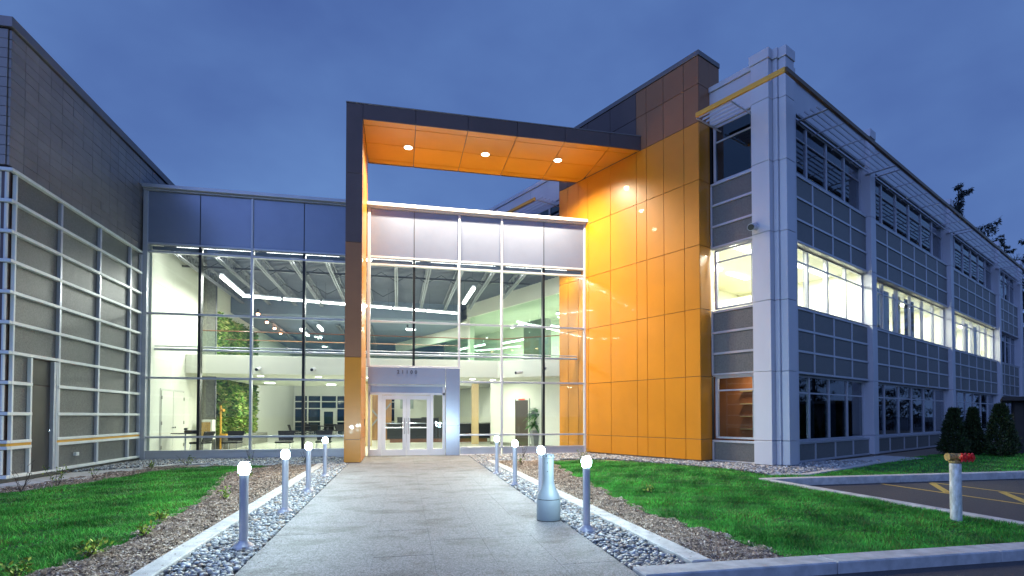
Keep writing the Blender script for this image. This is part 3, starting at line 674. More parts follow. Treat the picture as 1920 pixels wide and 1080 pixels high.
box('side_wall', of, FO, (0.66,0.80), (6.66,26), (8.8,11.3), M['room_dark'], 0)
# furnishing seen through lit office windows
for u, w, mm in ((7.0,1.4,M['blind']),(8.75,1.35,M['blind']),(12.05,1.3,M['blind']),(18.9,0.7,M['palebl']),(22.2,0.6,M['curtain']),(10.5,1.0,M['curtain']),(24.0,0.8,M['curtain'])):
    box('window_blind', of, FL, (u,u+w), (0.50,0.52), (4.35,6.7), mm, 0)
for u, w in ((0.9,0.5),(2.6,0.4),(4.2,0.45),(5.4,0.4)): box('window_blind', of, FL, (u,u+w), (0.50,0.52), (9.0,10.3), M['palebl'], 0)
for k, u in enumerate((7.2,8.9,10.5,12.2,13.8,15.3,17.8,19.5,21.1,24.4,25.9,28.2,29.9,31.2)):
    box('window_blind', of, FL, (u,u+0.45), (0.50,0.52), (0.7,2.7), M['palebl'], 0)
    box('window_blind', of, FL, (u+0.1,u+0.75), (0.50,0.52), (8.9,10.1), M['palebl'], 0)
for u, w in ((0.9,0.25),(2.55,0.2),(4.1,0.4),(5.1,0.25)): box('window_blind', of, FL, (u,u+w), (0.50,0.52), (0.7,2.7), M['palebl'], 0)
def window(fr, u0, u1, z0, z1, lines, zt, gm, vg=0.20, axis='v'):
    root = box('window_frame', of, fr, (u0,u1), (vg-0.03,vg+0.05), (z0,z0+0.06), mw, 0.003)
    box('frame_head', root, fr, (u0,u1), (vg-0.03,vg+0.05), (z1-0.06,z1), mw, 0.003)
    ls = [u0+0.04] + lines + [u1-0.04]
    for i, x in enumerate(ls): box('frame_mullion', root, fr, (x-0.04,x+0.04), (vg-0.045,vg+0.055), (z0+0.061,z1-0.061), mw, 0.003)
    for i in range(len(ls)-1):
        a, b = ls[i]+0.041, ls[i+1]-0.041
        box('frame_transom', root, fr, (a,b), (vg-0.02,vg+0.04), (zt-0.025,zt+0.025), mw, 0.003)
        box('pane', root, fr, (a,b), (vg,vg+0.008), (z0+0.061,zt-0.026), gm, 0); box('pane', root, fr, (a,b), (vg,vg+0.008), (zt+0.026,z1-0.061), gm, 0)
        if random.random() < 0.6: box('casement_bar', root, fr, (b-0.13,b-0.10), (vg+0.02,vg+0.045), (z0+0.061,z1-0.061), mw, 0.002)
wins = [(0.66,2.74,2.18,0),(4.84,6.78,6.32,1),(8.94,10.80,10.26,0)]
bands = [(0.05,0.62,1),(2.78,4.76,3),(6.83,8.88,3)]
for bi, (u0, u1, n) in enumerate(bays):
    st_ = (u1-u0)/n; ls = [u0+st_*i for i in range(1,n)]
    for (z0, z1, zt, lit) in wins:
        gm = M['glass'] if (lit and bi < 3) else M['unlit_glass']
        window(FL, u0, u1, z0, z1, ls, zt, gm)
        box('sill', of, FL, (u0,u1), (-0.03,0.166), (z0-0.035,z0-0.002), mw, 0.003)
        box('head_reveal', of, FL, (u0,u1), (0.0,0.166), (z1+0.002,z1+0.022), mw, 0.002)
    for (z0, z1, nr) in bands:
        box('backing_wall', of, FL, (u0,u1), (0.035,0.31), (z0,z1), M['conc_dark'], 0)
        rh = (z1-z0)/nr
        for r in range(nr+1):
            zz = z0+rh*r; box('rail', of, FL, (u0,u1), (-0.025,0.034), (max(zz-0.035,z0-0.03),min(zz+0.035,z1+0.03)), mw, 0.004)
        for i in range(n+1):
            x = u0+st_*i; box('rail', of, FL, (max(x-0.04,u0),min(x+0.04,u1)), (-0.018,0.033), (z0+0.036,z1-0.036), mw, 0.004)
        for r in range(nr):
            for i in range(n): box('infill_panel', of, FL, (u0+st_*i+0.042,u0+st_*(i+1)-0.042), (0.006,0.032), (z0+rh*r+0.037,z0+rh*(r+1)-0.037), M['rough_panel'], 0.002)
    nf = 2 if n < 5 else 3
    for i in range(nf):
        w = (u1-u0)/nf; box('parapet_panel', of, FL, (u0+w*i+0.006,u0+w*(i+1)-0.006), (0.0,0.05), (10.83,11.79), wc, 0.004)
box('parapet_core', of, FL, (0.0,UE), (0.06,0.5), (10.83,11.78), M['brown'], 0)
box('parapet_cap', of, FL, (0.0,UE), (-0.05,0.55), (11.80,11.95), wc, 0.006)
box('foundation', of, FL, (-0.3,UE), (0.06,0.5), (-0.15,0.045), M['conc_dark'], 0)
zj = [0.04,0.74,2.74,4.80,6.80,8.87,10.70,11.86]
def column(fr, u, v, name='column_panel', cap=True):
    for i in range(len(zj)-1): box(name, of, fr, u, v, (zj[i]+0.006,zj[i+1]-0.006), wc, 0.006)
    if cap: box('column_cap', of, fr, (u[0]-0.03,u[1]+0.03), (v[0]-0.03,v[1]+0.03), (11.862,12.16), wc, 0.006)
for u in (6.155,16.605,27.005,33.505):
    column(FL, (u,u+(0.485 if u < 33 else 0.7)), (-0.16,0.32))
    box('foundation', of, FL, (u+0.05,u+0.44), (-0.12,0.05), (-0.15,0.043), M['conc_dark'], 0)
box('end_wall', of, FL, (33.6,UE), (0.33,9), (0.0,12.0), wc, 0)
# corner of three stepped pilasters
column(FO, (0.35,0.95), (-2.07,-1.53)); column(FO, (0.57,0.95), (-2.205,-2.075)); column(FO, (0.652,1.15), (-2.42,-2.21))
box('corner_core', of, FO, (0.96,1.7), (-2.2,-1.6), (0.03,12.0), wc, 0)
box('foundation', of, FO, (0.45,1.6), (-2.3,-0.02), (-0.15,0.038), M['conc_dark'], 0)
# narrow side face between orange wall and corner
FS = Fr(FO.p(0.60,0,0), PA - R(90))   # u runs towards the corner (-b), v goes into the building (+a)
sw = [(0.74,2.70,2.26,0),(4.84,6.76,6.36,1),(8.92,10.80,10.24,0)]
for z0, z1, zt, lit in sw:
    window(FS, 0.09, 1.50, z0, z1, [], zt, M['glass'] if (lit or z0 < 1) else M['unlit_glass'], 0.10)
    box('head_reveal', of, FS, (0.05,1.52), (-0.01,0.068), (z1+0.002,z1+0.03), mw, 0.002)
for z0, z1, nr in ((0.03,0.66,1),(2.76,4.76,3),(6.82,8.86,3)):
    box('backing_wall', of, FS, (0.03,1.52), (0.035,0.2), (z0,z1), M['conc_dark'], 0)
    rh = (z1-z0)/nr
    for r in range(nr+1): zz = z0+rh*r; box('rail', of, FS, (0.03,1.52), (-0.04,0.034), (max(zz-0.035,z0-0.02),min(zz+0.035,z1+0.04)), mw, 0.004)
    box('rail', of, FS, (0.02,0.08), (-0.035,0.033), (z0+0.036,z1-0.036), mw, 0.004)
    for r in range(nr): box('infill_panel', of, FS, (0.085,1.52), (0.004,0.032), (z0+rh*r+0.037,z0+rh*(r+1)-0.037), M['rough_panel'], 0.002)
box('parapet_panel', of, FS, (0.0,1.52), (0.0,0.06), (10.84,11.89), wc, 0.004)
box('parapet_cap', of, FS, (0.0,1.52), (-0.05,0.5), (11.90,12.07), wc, 0.006)
# side face continuing behind the orange wall, above the glass hall roof
for i in range(6):
    v0 = 6.66+i*2.6
    box('parapet_panel', of, FO, (0.58,0.64), (v0+0.008,v0+2.592), (10.84,11.89), wc, 0.004)
    window(FO if False else Fr(FO.p(0.60,v0+2.6,0), PA-R(90)), 0.0, 2.6, 9.0, 10.8, [1.3], 10.25, M['unlit_glass'], 0.04)
box('parapet_cap', of, FO, (0.53,1.1), (6.66,22.3), (11.90,12.07), wc, 0.006)
# room behind the lowest side window
box('painted_wall', of, FO, (2.3,2.4), (-1.4,2.0), (0.11,2.98), M['orwall'], 0)
for z in (1.0,1.42,1.84,2.26): box('shelf', of, FO, (2.05,2.29), (-1.35,-0.1), (z,z+0.03), mat('shelf_wood',(0.5,0.33,0.13),0.5), 0.003)
# desks, shelves and partitions in the lit offices
rr_ = random.Random(3)
for k, u in enumerate((1.0,2.7,4.3,7.6,9.6,11.7,13.9,18.2,20.3,22.6,24.7)):
    box('bookcase', of, FL, (u,u+1.1), (4.7,5.15), (4.11,4.11+rr_.choice((1.2,2.0,2.2))), mat('office_oak',(0.45,0.33,0.18),0.6), 0)
    box('desk_screen', of, FL, (u+0.2,u+1.5), (1.9,1.95), (4.11,5.3), mat('screen_fabric',(0.35,0.40,0.38),0.8), 0)
for z in (4.11,): box('office_divider', of, FL, (3.0,3.1), (1.2,5.1), (z,6.0), M['room_lit'], 0)
# sunshades
def isect(v=-1.0, a=-0.75):   # meeting point of the two gold bars
    p = FL.p(0,v,0); d = Vector((math.cos(R(25.8)),math.sin(R(25.8)),0)); q = FO.p(a,0,0); nn = Vector((math.cos(PA),math.sin(PA),0))
    t = (q-p).dot(nn)/d.dot(nn); return p + d*t
C0 = isect(); uc = -((C0-FL.p(0,-1.0,0)).length); bc = (C0-FO.p(-0.75,0,0)).dot(Vector((-math.sin(PA),math.cos(PA),0)))
ZG = 10.47
sh = box('sunshade', of, FL, (uc,UE+0.2), (-1.04,-0.96), (ZG,ZG+0.13), mat('bronze_bar',(0.13,0.075,0.035),0.4,0.4), 0.006)
for bi, (u0, u1, n) in enumerate(bays):
    for k in range(5):
        v = -0.10-0.165*k
        s = MB(); s.box((u0+0.02,u1+0.10),(-0.010,0.010),(-0.022,0.022)); mt = FL.m @ Matrix.Translation((0,v,ZG+0.06)) @ Matrix.Rotation(R(8),4,'X')
        s.build('slat', M['silver'], sh, mt)
    st_ = (u1-u0)/n
    for i in range(n+1):
        u = u0+st_*i; u = u+0.3 if i == 0 and bi == 0 else u
        w = 0.045 if i in (0,n) else 0.018
        box('bracket', sh, FL, (u-w,u+w), (-0.955,0.0), (ZG-0.02,ZG+0.01), M['silver'], 0.003)
sb = box('sunshade', of, FO, (-0.79,-0.71), (bc,-0.42), (ZG,ZG+0.13), M['gold'], 0.006)
for k in range(6): 
    s = MB(); s.box((-0.010,0.010),(-1.5,-0.42),(-0.04,0.04)); s.build('slat', M['silver'], sb, FO.m @ Matrix.Translation((-0.6+0.19*k,0,ZG+0.06)) @ Matrix.Rotation(R(25),4,'Y'))
for b in (-1.52,-0.41): box('bracket', sb, FO, (-0.71,0.58), (b-0.02,b+0.02), (ZG-0.02,ZG+0.01), M['silver'], 0.003)
sc_ = box('sunshade', of, FO, (-0.79,-0.71), (7.3,16), (ZG,ZG+0.13), M['gold'], 0.006)
for k in range(6):
    s = MB(); s.box((-0.010,0.010),(7.0,16),(-0.04,0.04)); s.build('slat', M['silver'], sc_, FO.m @ Matrix.Translation((-0.6+0.19*k,0,ZG+0.06)) @ Matrix.Rotation(R(25),4,'Y'))
for b in (7.2,9.8,12.4,15.0): box('bracket', sc_, FO, (-0.71,0.58), (b-0.02,b+0.02), (ZG-0.02,ZG+0.01), M['silver'], 0.003)
# lamps
def area(par, name, loc, sx, sy, power, col, rot=(0,0,0)):
    l = bpy.data.lights.new(name,'AREA'); l.shape = 'RECTANGLE'; l.size = sx; l.size_y = sy; l.energy = power; l.color = col
    o = bpy.data.objects.new(name, l); link(o, par, Matrix.Translation(loc) @ Matrix.Rotation(rot[2],4,'Z') @ Matrix.Rotation(rot[0],4,'X')); return o
def office_light(u, v, L=1.4, fr=FL, power=170, z=6.86, lab=None, grp='office ceiling lights behind the lit windows', ang=R(25.8)):
    p = fr.p(u, v, z); t = thing('ceiling_light', lab, 'light', p, ang, grp)
    box('tube', t, Fr(p, ang), (-L/2,L/2), (-0.09,0.09), (0.0,0.045), M['strip2'], 0)
    area(t, 'tube_lamp', p+Vector((0,0,-0.02)), L, 0.2, power, (1.0,1.0,0.87), (0,0,ang))
for bi, us in enumerate(((1.2,3.2,5.2),(8.0,11.6,15.2),(18.6,22.0,25.6))):
    for u in us:
        for v in (1.3,3.4):
            office_light(u, v, lab='lit ceiling light, %s, %s of the %s lit office bay' % ('close to the glass' if v < 2 else 'deeper in the room', ['left','middle','right'][us.index(u)], ['nearest','middle','furthest'][bi]), power=75)
office_light(1.5, -0.6, 0.8, FO, 10, 2.93, 'dim ceiling light in the room with shelves behind the lowest side window', None)
office_light(1.6, -0.5, 1.2, FO, 60, lab='lit ceiling light behind the side window beside the orange wall', grp=None)

# ------------------------------------------------------------------ lights of the hall
def linear(p, q, lab, w=0.13, power=120, grp='linear lights hung in the glass hall', col=(0.96,1.0,0.92), mm=None):
    p = Vector(p); q = Vector(q); c = (p+q)/2; L = (q-p).length; a = math.atan2(q.y-p.y, q.x-p.x)
    t = thing('linear_light', lab, 'light', c, a, grp); f = Fr(c, a)
    box('housing', t, f, (-L/2,L/2), (-w/2,w/2), (0.03,0.10), M['silver'], 0.004)
    box('tube', t, f, (-L/2+0.01,L/2-0.01), (-w/2,w/2), (-0.04,0.028), mm or M['strip'], 0)
    m = MB()
    for s in (-0.4,0.4): m.bar(f.p(L*s,0,0.1), (f.p(L*s,0,0).x, f.p(L*s,0,0).y, 7.4 if c.z > 6.45 else c.z+0.35), 0.006, 4)
    m.build('hanger', M['joistdark'], t)
    if power: area(t, 'tube_lamp', c+Vector((0,0,-0.06)), L*0.95, 0.12, power, col, (0,0,a))
A_ = Vector((-6.45,24.15,6.5)); B_ = Vector((2.85,26.1,6.5))
for i in range(6):
    p = A_.lerp(B_, i/6+0.004); q = A_.lerp(B_, (i+1)/6-0.004)
    linear(p, q, 'bright tube number %s from the left in the long overhead row' % ['one','two','three','four','five','six'][i], power=115)
linear((-6.25,20.95,6.5),(-6.32,23.9,6.5),'bright tube running back along the left wall of the hall', power=145)
linear((2.87,23.7,6.5),(2.91,20.8,6.5),'bright tube hung alone near the right of the hall ceiling', power=145)
linear((-5.3,31.5,6.3),(-5.3,34.0,6.3),'short bright tube left of centre beyond the bulkhead', power=60)
linear((-4.1,29.5,6.2),(-4.1,31.0,6.2),'short bright tube under the bulkhead near the hall centre', power=60)
for i, (u, v, z, a) in enumerate(((2.2,8.0,6.35,90),(2.6,12.2,6.3,90),(2.0,16.5,5.5,90),(2.8,10.0,5.9,0),(2.9,7.0,5.8,0),(3.4,14.2,5.7,90))):
    p = FO.p(u,v,z); d = Vector((math.cos(PA+R(a)),math.sin(PA+R(a)),0))*1.3
    linear(p-d, p+d, 'pendant tube %s behind the green tinted upstairs glass' % ['nearest the orange wall, high','in the middle of the row','furthest back in the corridor','slanting across the room','slanting close to the orange wall','low and far back'][i], 0.07, 70, 'pendant tubes upstairs')
for i, (x, y, z, wm) in enumerate(((-6.6,27.6,6.35,1),(-6.65,29.6,6.3,1),(-6.7,31.6,6.3,1),(-6.75,33.4,6.3,1),(0.5,29.4,6.15,0))):
    t = thing('spot_lamp', ['orange glowing spot lamp nearest in the row over the living wall','second orange glowing spot lamp over the living wall','third orange glowing spot lamp over the living wall','furthest orange glowing spot lamp over the living wall','white double spot lamp above the entrance door line'][i], 'lamp', (x,y,z), 0, 'spot lamps in the hall')
    m = MB(); m.bar((x,y,z+0.05),(x,y,z+0.25),0.05,10); m.build('spot_body', M['joistdark'], t)
    m = MB(); m.lathe([(0.02,-0.05),(0.07,-0.02),(0.08,0.03),(0.05,0.05)], (x,y,z), 12); m.build('bulb', mat('spot_glow',(1,1,1),emit=(1.0,0.45,0.25),estr=18) if wm else M['strip'], t)
for i, x in enumerate((-5.6,-3.3,-1.2,3.3,5.2)):
    y = YB+1.0
    if x > 4: x, y = 4.3, 24.3
    t = thing('recessed_downlight', 'lit recessed downlight under the balcony, %s' % ['above the left chairs','left of the entrance leg','hidden behind the entrance leg','above the reception desk','over the potted plant'][i], 'light', (x,y,3.1), 0, 'downlights under the balcony')
    m = MB(); m.lathe([(0.12,0),(0.12,0.012)], (x,y,3.105), 20); m.build('lens', M['strip'], t)
    area(t, 'lens_lamp', Vector((x,y,3.08)), 0.25, 0.25, 45 if x > 4 else 80, (0.95,1.0,0.86))
for i, (x, y) in enumerate(((-6.2,28.3),(-3.4,29.2),(-5.0,36.0),(-5.2,41.0),(0.8,31.8),(0.6,29.2))):  # first lamp added to brighten the living wall
    z = 3.06 if y < 31 else 6.50
    t = thing('ceiling_panel_light', 'flat ceiling light %s' % ['added to brighten the living wall','at the centre of the low ceiling','before the bulkhead tubes at the rear','nearest the rear glazed wall','over the white feature wall','over the reception desk'][i], 'light', (x,y,z), 0, 'flat lights deep in the hall')
    box('diffuser', t, WORLD, (x-0.2,x+0.2), (y-0.2,y+0.2), (z+0.005,z+0.03), M['strip'], 0)
    area(t, 'panel_lamp', Vector((x,y,z-0.01)), 0.4, 0.4, 130, (0.92,1.0,0.84))

for i in range(5):
    linear((-7.5+i*2.9,20.35,7.25),(-5.0+i*2.9,20.35,7.25),'added fill tube above the window head, %s' % ['at the far left','left of the third mullion','behind the entrance leg','over the entrance doors','nearest the orange wall'][i],0.09,60,'added fill tubes behind the spandrel')  # added tubes, put in to light the balcony front
# ------------------------------------------------------------------ bollards
def bollard(x, y, label):
    t = thing('bollard_light', label, 'bollard light', (x,y,-0.02), 0, 'lit bollards along the walkway')
    m = MB(); m.lathe([(0.115,-0.03),(0.115,0.012),(0.10,0.03),(0.060,0.055),(0.052,0.075)], (x,y,0), 28); m.build('base_flange', M['flange'], t, smooth=True)
    m = MB(); m.lathe([(0.046,0.07),(0.046,0.80),(0.040,0.805)], (x,y,0), 24); m.build('post', M['silver'], t, smooth=True)
    m = MB(); m.lathe([(0.034,0.806),(0.050,0.812),(0.060,0.830),(0.0645,0.865),(0.062,0.895),(0.053,0.915),(0.034,0.924)], (x,y,0), 24); m.build('lens', M['globe'], t, smooth=True)
    m = MB(); m.lathe([(0.052,0.9245),(0.050,0.936),(0.02,0.942)], (x,y,0), 24); m.build('cap', M['silver'], t, smooth=True)
    for k in range(4):
        a = R(45+90*k); m = MB(); m.lathe([(0.012,0.012),(0.010,0.028)], (x+0.095*math.cos(a),y+0.095*math.sin(a),0), 8); m.build('bolt', M['chrome'], t)
    l = bpy.data.lights.new('lens_lamp','POINT'); l.energy = 72; l.color = (0.74,0.95,1.0); l.shadow_soft_size = 0.07
    o = bpy.data.objects.new('lens_lamp', l); link(o, t, Matrix.Translation((x,y,1.03)))
    return t
for x, y, lab in ((-1.66,6.42,'lit bollard left of the walkway, nearest the camera and the biggest on that side'),(-1.66,8.64,'lit bollard left of the walkway, second from the camera'),
    (-1.67,10.86,'lit bollard left of the walkway, third from the camera'),(-1.70,13.5,'lit bollard left of the walkway, furthest away and just before the entrance leg'),
    (2.34,6.42,'lit bollard right of the walkway, nearest the camera beside the ash bin'),(2.38,8.75,'lit bollard right of the walkway, half hidden behind the ash bin neck'),
    (2.42,11.0,'lit bollard right of the walkway, third from the camera'),(2.46,13.3,'lit bollard right of the walkway, furthest away near the glass')):
    bollard(x, y, lab)
# smokers' bin
bx_, by_ = 2.07, 7.22
ab = thing('ash_bin', 'bottle shaped silver ash bin standing at the right edge of the walkway', 'ash bin', (bx_,by_,0))
ashm = mat('ash_bin_paint',(0.22,0.27,0.31),0.55,0.1,var=0.08,vscale=6)
m = MB(); m.lathe([(0.160,0.0),(0.165,0.012),(0.165,0.285),(0.163,0.29)], (bx_,by_,0), 40); m.build('base', ashm, ab, smooth=True)
m = MB(); m.lathe([(0.162,0.300),(0.157,0.325),(0.140,0.37),(0.112,0.42),(0.091,0.47),(0.080,0.52),(0.075,0.58),(0.073,0.86)], (bx_,by_,0), 40); m.build('neck', ashm, ab, smooth=True)
m = MB(); m.lathe([(0.076,0.862),(0.086,0.866),(0.088,0.885),(0.084,0.905),(0.070,0.918),(0.03,0.925)], (bx_,by_,0), 32); m.build('top', ashm, ab, smooth=True)
m = MB(); m.lathe([(0.158,0.288),(0.158,0.302)], (bx_,by_,0), 40); m.build('seam', M['black'], ab)
m = MB(); m.lathe([(0.168,-0.004),(0.168,0.010)], (bx_,by_,0), 40); m.build('foot_ring', M['black'], ab)
m = MB()
for k in range(8): a = R(45*k+10); m.bar((bx_+0.080*math.cos(a),by_+0.080*math.sin(a),0.895),(bx_+0.088*math.cos(a),by_+0.088*math.sin(a),0.895),0.012,8)
m.build('slots', M['black'], ab)
for z in (0.80,0.68):
    m = MB(); a = R(-115); m.bar((bx_+0.07*math.cos(a),by_+0.07*math.sin(a),z),(bx_+0.079*math.cos(a),by_+0.079*math.sin(a),z),0.007,8); m.build('screw', M['black'], ab)
# fire department connection
fx, fy = 7.64, 6.02
fd = thing('fire_standpipe', 'pale fire standpipe with a rusty twin outlet head and red caps on the lawn', 'standpipe', (fx,fy,0), R(0))
m = MB(); m.lathe([(0.068,-0.05),(0.068,0.78),(0.06,0.79)], (fx,fy,0), 28); m.build('pipe', M['galv'], fd, smooth=True)
m = MB(); m.lathe([(0.06,0.785),(0.074,0.80),(0.074,0.825),(0.05,0.83)], (fx,fy,0), 28); m.build('collar', M['brass'], fd, smooth=True)
hd_ = Vector((fx,fy,0.875)); ux = Vector((math.cos(R(-14)),math.sin(R(-14)),0)); vx = Vector((ux.y,-ux.x,0))
m = MB(); m.bar(hd_-ux*0.10, hd_+ux*0.11, 0.050, 20); m.bar(hd_-ux*0.108, hd_-ux*0.085, 0.056, 20); m.bar(hd_-ux*0.04, hd_-ux*0.025, 0.055, 20); m.bar(hd_-Vector((0,0,0.06)), hd_, 0.046, 18)
m.build('head', M['brass'], fd, smooth=True)
for s, off in ((-1,0.02),(1,0.115)):
    d = (vx*0.95+ux*0.22).normalized(); p0 = hd_+ux*off; p1 = p0+d*0.085
    m = MB(); m.bar(p0, p1, 0.038, 16); o = m.build('outlet', M['brass'], fd, smooth=True)
    m = MB(); m.bar(p1, p1+d*0.035, 0.050, 14); m.bar(p1+d*0.04, p1+d*0.055, 0.02, 8)
    q = d.to_track_quat('Z','Y')
    for k in range(6):
        a = R(60*k); v = q @ Vector((math.cos(a),math.sin(a),0)); m.bar(p1+d*0.012+v*0.044, p1+d*0.012+v*0.066, 0.013, 6)
    m.build('cap', M['red'], fd)
# wall cameras
def camera_unit(p, d, lab, s=1.0, grp='cameras on the balcony front', wall=None):
    p = Vector(p); d = Vector(d).normalized(); t = thing('security_camera', lab, 'camera', p, 0, grp)
    wall = Vector(wall) if wall else Vector((0,1,0))
    m = MB(); m.bar(p+wall*0.12*s, p+wall*0.02*s, 0.05*s, 12); m.bar(p+wall*0.03*s, p, 0.02*s, 8); m.build('bracket', M['whitemull'], t)
    m = MB(); m.bar(p-d*0.10*s, p+d*0.14*s, 0.055*s, 16); m.build('housing', M['whitemull'] if grp else M['silver'], t, smooth=True)
    m = MB(); m.bar(p+d*0.14*s, p+d*0.16*s, 0.045*s, 16); m.build('lens', M['black'], t)
camera_unit((-5.4,YB-0.16,3.32),(-0.2,-1,-0.25),'round wall camera on the balcony front, leftmost, half behind a mullion',1.3)
camera_unit((-3.35,YB-0.16,3.34),(-0.15,-1,-0.2),'round wall camera on the balcony front, between the two left mullions',1.3)
camera_unit((5.05,22.05,3.30),(-1,-0.4,-0.15),'white wall camera on the angled balcony end, pointing left',1.3)
camera_unit((5.95,21.3,3.42),(-0.4,-1,-0.1),'dark lensed wall camera on the angled balcony end nearest the orange wall',1.5)
camera_unit(FO.p(0.20,-1.66,7.0),(-0.75,-0.6,-0.35),'small grey security camera on the corner column of the office wing',1.9,None,(0.91,0.41,0))

# ------------------------------------------------------------------ hall furniture
def chair(x, y, rz, lab, grp, s=1.12):
    t = thing('lounge_chair', lab, 'chair', (x,y,0.02), rz, grp); f = Fr((x,y,0.02), rz)
    box('seat', t, f, (-0.26*s,0.26*s), (-0.25,0.27), (0.42,0.49), M['fabric'], 0.025)
    m = MB(); m.add([f.p(a,b,z) for a,b,z in ((-0.25,-0.24,0.5),(0.25,-0.24,0.5),(0.31,-0.36,0.86),(-0.31,-0.36,0.86),(-0.25,-0.20,0.5),(0.25,-0.20,0.5),(0.31,-0.31,0.87),(-0.31,-0.31,0.87))], [(0,3,2,1),(4,5,6,7),(0,1,5,4),(1,2,6,5),(2,3,7,6),(3,0,4,7)]); m.build('backrest', M['fabric'], t)
    for a in (-0.23,0.23):
        for b in (-0.22,0.23): m = MB(); m.bar(f.p(a,b,0.42), f.p(a*1.15,b*1.15,0.0), 0.012, 6); m.build('leg', M['chrome'], t)
    return t
def table(x, y, r, z, lab, grp):
    t = thing('side_table', lab, 'table', (x,y,0.02), 0, grp)
    m = MB(); m.lathe([(r,z-0.03),(r,z)], (x,y,0.02), 28); m.build('tabletop', M['black'], t)
    m = MB(); m.bar((x,y,0.03),(x,y,z-0.01),0.03,10); m.build('pedestal', M['chrome'], t)
    m = MB(); m.lathe([(0.22,0.0),(0.20,0.015)], (x,y,0.021), 20); m.build('foot', M['chrome'], t)
fx0 = 21.2
chair(-7.0,fx0+0.2,R(75),'black chair with steel legs turned sideways at the far left table','chairs just inside the glass')
chair(-6.0,21.6,R(172),'black chair with its back to the glass, in front of the living wall','chairs just inside the glass')
chair(-4.15,21.4,R(178),'black chair with its back to the glass, in the middle between two mullions','chairs just inside the glass')
chair(-2.75,21.4,R(183),'black chair with its back to the glass, closest to the entrance leg','chairs just inside the glass')
table(-7.45,21.2,0.45,0.82,'black table top with a telephone on it by the left wall',None)
table(-3.6,22.1,0.4,0.80,'black round table behind the two right hand chairs',None)
t = thing('telephone','black desk telephone on the table at the left wall','telephone',(-7.25,21.15,0.845))
box('phone_base', t, Fr((-7.25,21.15,0.845),R(15)), (-0.20,0.20),(-0.14,0.14),(0.0,0.10), M['black'], 0.02); box('handset', t, Fr((-7.25,21.15,0.845),R(15)), (-0.21,-0.10),(-0.15,0.15),(0.11,0.18), M['black'], 0.02)
labs = ['far dining chair left of the rear glazed door','far dining chair second left of the rear glazed door','far dining chair in front of the rear door','far dining chair just right of the rear door','far dining chair beside the entrance leg','far dining chair at the back near the rear mullion','far dining chair behind the leftmost dining table','far dining chair between two far tables']
for i, (x, y) in enumerate(((-6.6,37),(-5.9,38.2),(-5.2,37.2),(-4.4,38.4),(-3.7,37),(-6.1,40.5),(-5.0,40.8),(-4.0,39.5))): chair(x, y, R(random.uniform(0,360)), 'black '+labs[i], 'chairs at the back of the hall')
for i, (x, y) in enumerate(((-6.1,37.6),(-4.6,37.9),(-5.4,40.2))): table(x, y, 0.5, 0.74, ['far dining table on the left near the grey wall','far dining table in front of the rear door','far dining table closest to the rear glass'][i], 'tables at the back of the hall')
# water feature pipe and drinking unit beside the living wall
t = thing('drinking_fountain','small framed cabinet standing left of the living wall','cabinet',(-7.5,23.9,0.02))
box('case', t, WORLD, (-7.8,-7.35),(23.7,24.1),(0.5,1.3), M['plaster'], 0.01); box('front_panel', t, WORLD, (-7.74,-7.41),(23.685,23.698),(0.6,1.2), M['brass'], 0.003); box('pedestal', t, WORLD, (-7.7,-7.45),(23.8,24.0),(0.02,0.498), M['plaster'], 0.003)
t = thing('brass_pipe','yellow valve pipe rising beside the living wall','pipe',(-7.45,25.1,0.02))
m = MB(); m.bar((-7.45,25.1,0.02),(-7.45,25.1,1.9),0.04,10); m.build('riser', M['gold'], t); m = MB(); m.bar((-7.45,25.1,1.7),(-7.3,25.02,1.7),0.06,10); m.bar((-7.45,25.1,0.6),(-7.15,25.0,0.6),0.09,10); m.build('valve', M['gold'], t)
t = thing('drain_pipe','dark thin pipe standing between the grey return and the living wall','pipe',(-7.3,24.70,0.02)); m = MB(); m.bar((-7.56,24.70,0.02),(-7.56,24.70,7.4),0.025,8); m.build('pipe', M['joistdark'], t); m = MB(); m.bar((-7.56,24.70,4.0),(-7.61,24.74,4.0),0.03,8); m.build('pipe_clip', M['joistdark'], t)
# living wall
lw = thing('living_wall','tall green living wall of dense foliage on the left wall of the hall','living wall',(-7.8,29.8,0.02))
box('planter', lw, WORLD, (-7.88,-7.1),(25.2,32.0),(0.02,0.55), M['grey'], 0.01)
box('backing_panel', lw, WORLD, (-8.07,-7.84),(25.2,31.9),(0.56,6.0), M['turf'], 0)
def tint_mesh(name, V, Fc, tint, m, parent=None, mtx=None, **t):
    me = bpy.data.meshes.new(name); nv = len(V); nf = len(Fc); k = Fc.shape[1]
    me.vertices.add(nv); me.vertices.foreach_set('co', V.astype(np.float32).ravel())
    me.loops.add(nf*k); me.loops.foreach_set('vertex_index', Fc.astype(np.int32).ravel())
    me.polygons.add(nf); me.polygons.foreach_set('loop_start', np.arange(0,nf*k,k,dtype=np.int32))
    try: me.polygons.foreach_set('loop_total', np.full(nf,k,dtype=np.int32))
    except Exception: pass
    me.update(calc_edges=True)
    if tint is not None:
        at_ = me.attributes.new('tint','FLOAT_COLOR','POINT'); at_.data.foreach_set('color', np.hstack([tint, np.ones((nv,1))]).astype(np.float32).ravel())
    me.materials.append(m); o = bpy.data.objects.new(name, me); link(o, parent, mtx)
    if t: tag(o, **t)
    return o
rng = np.random.default_rng(5)
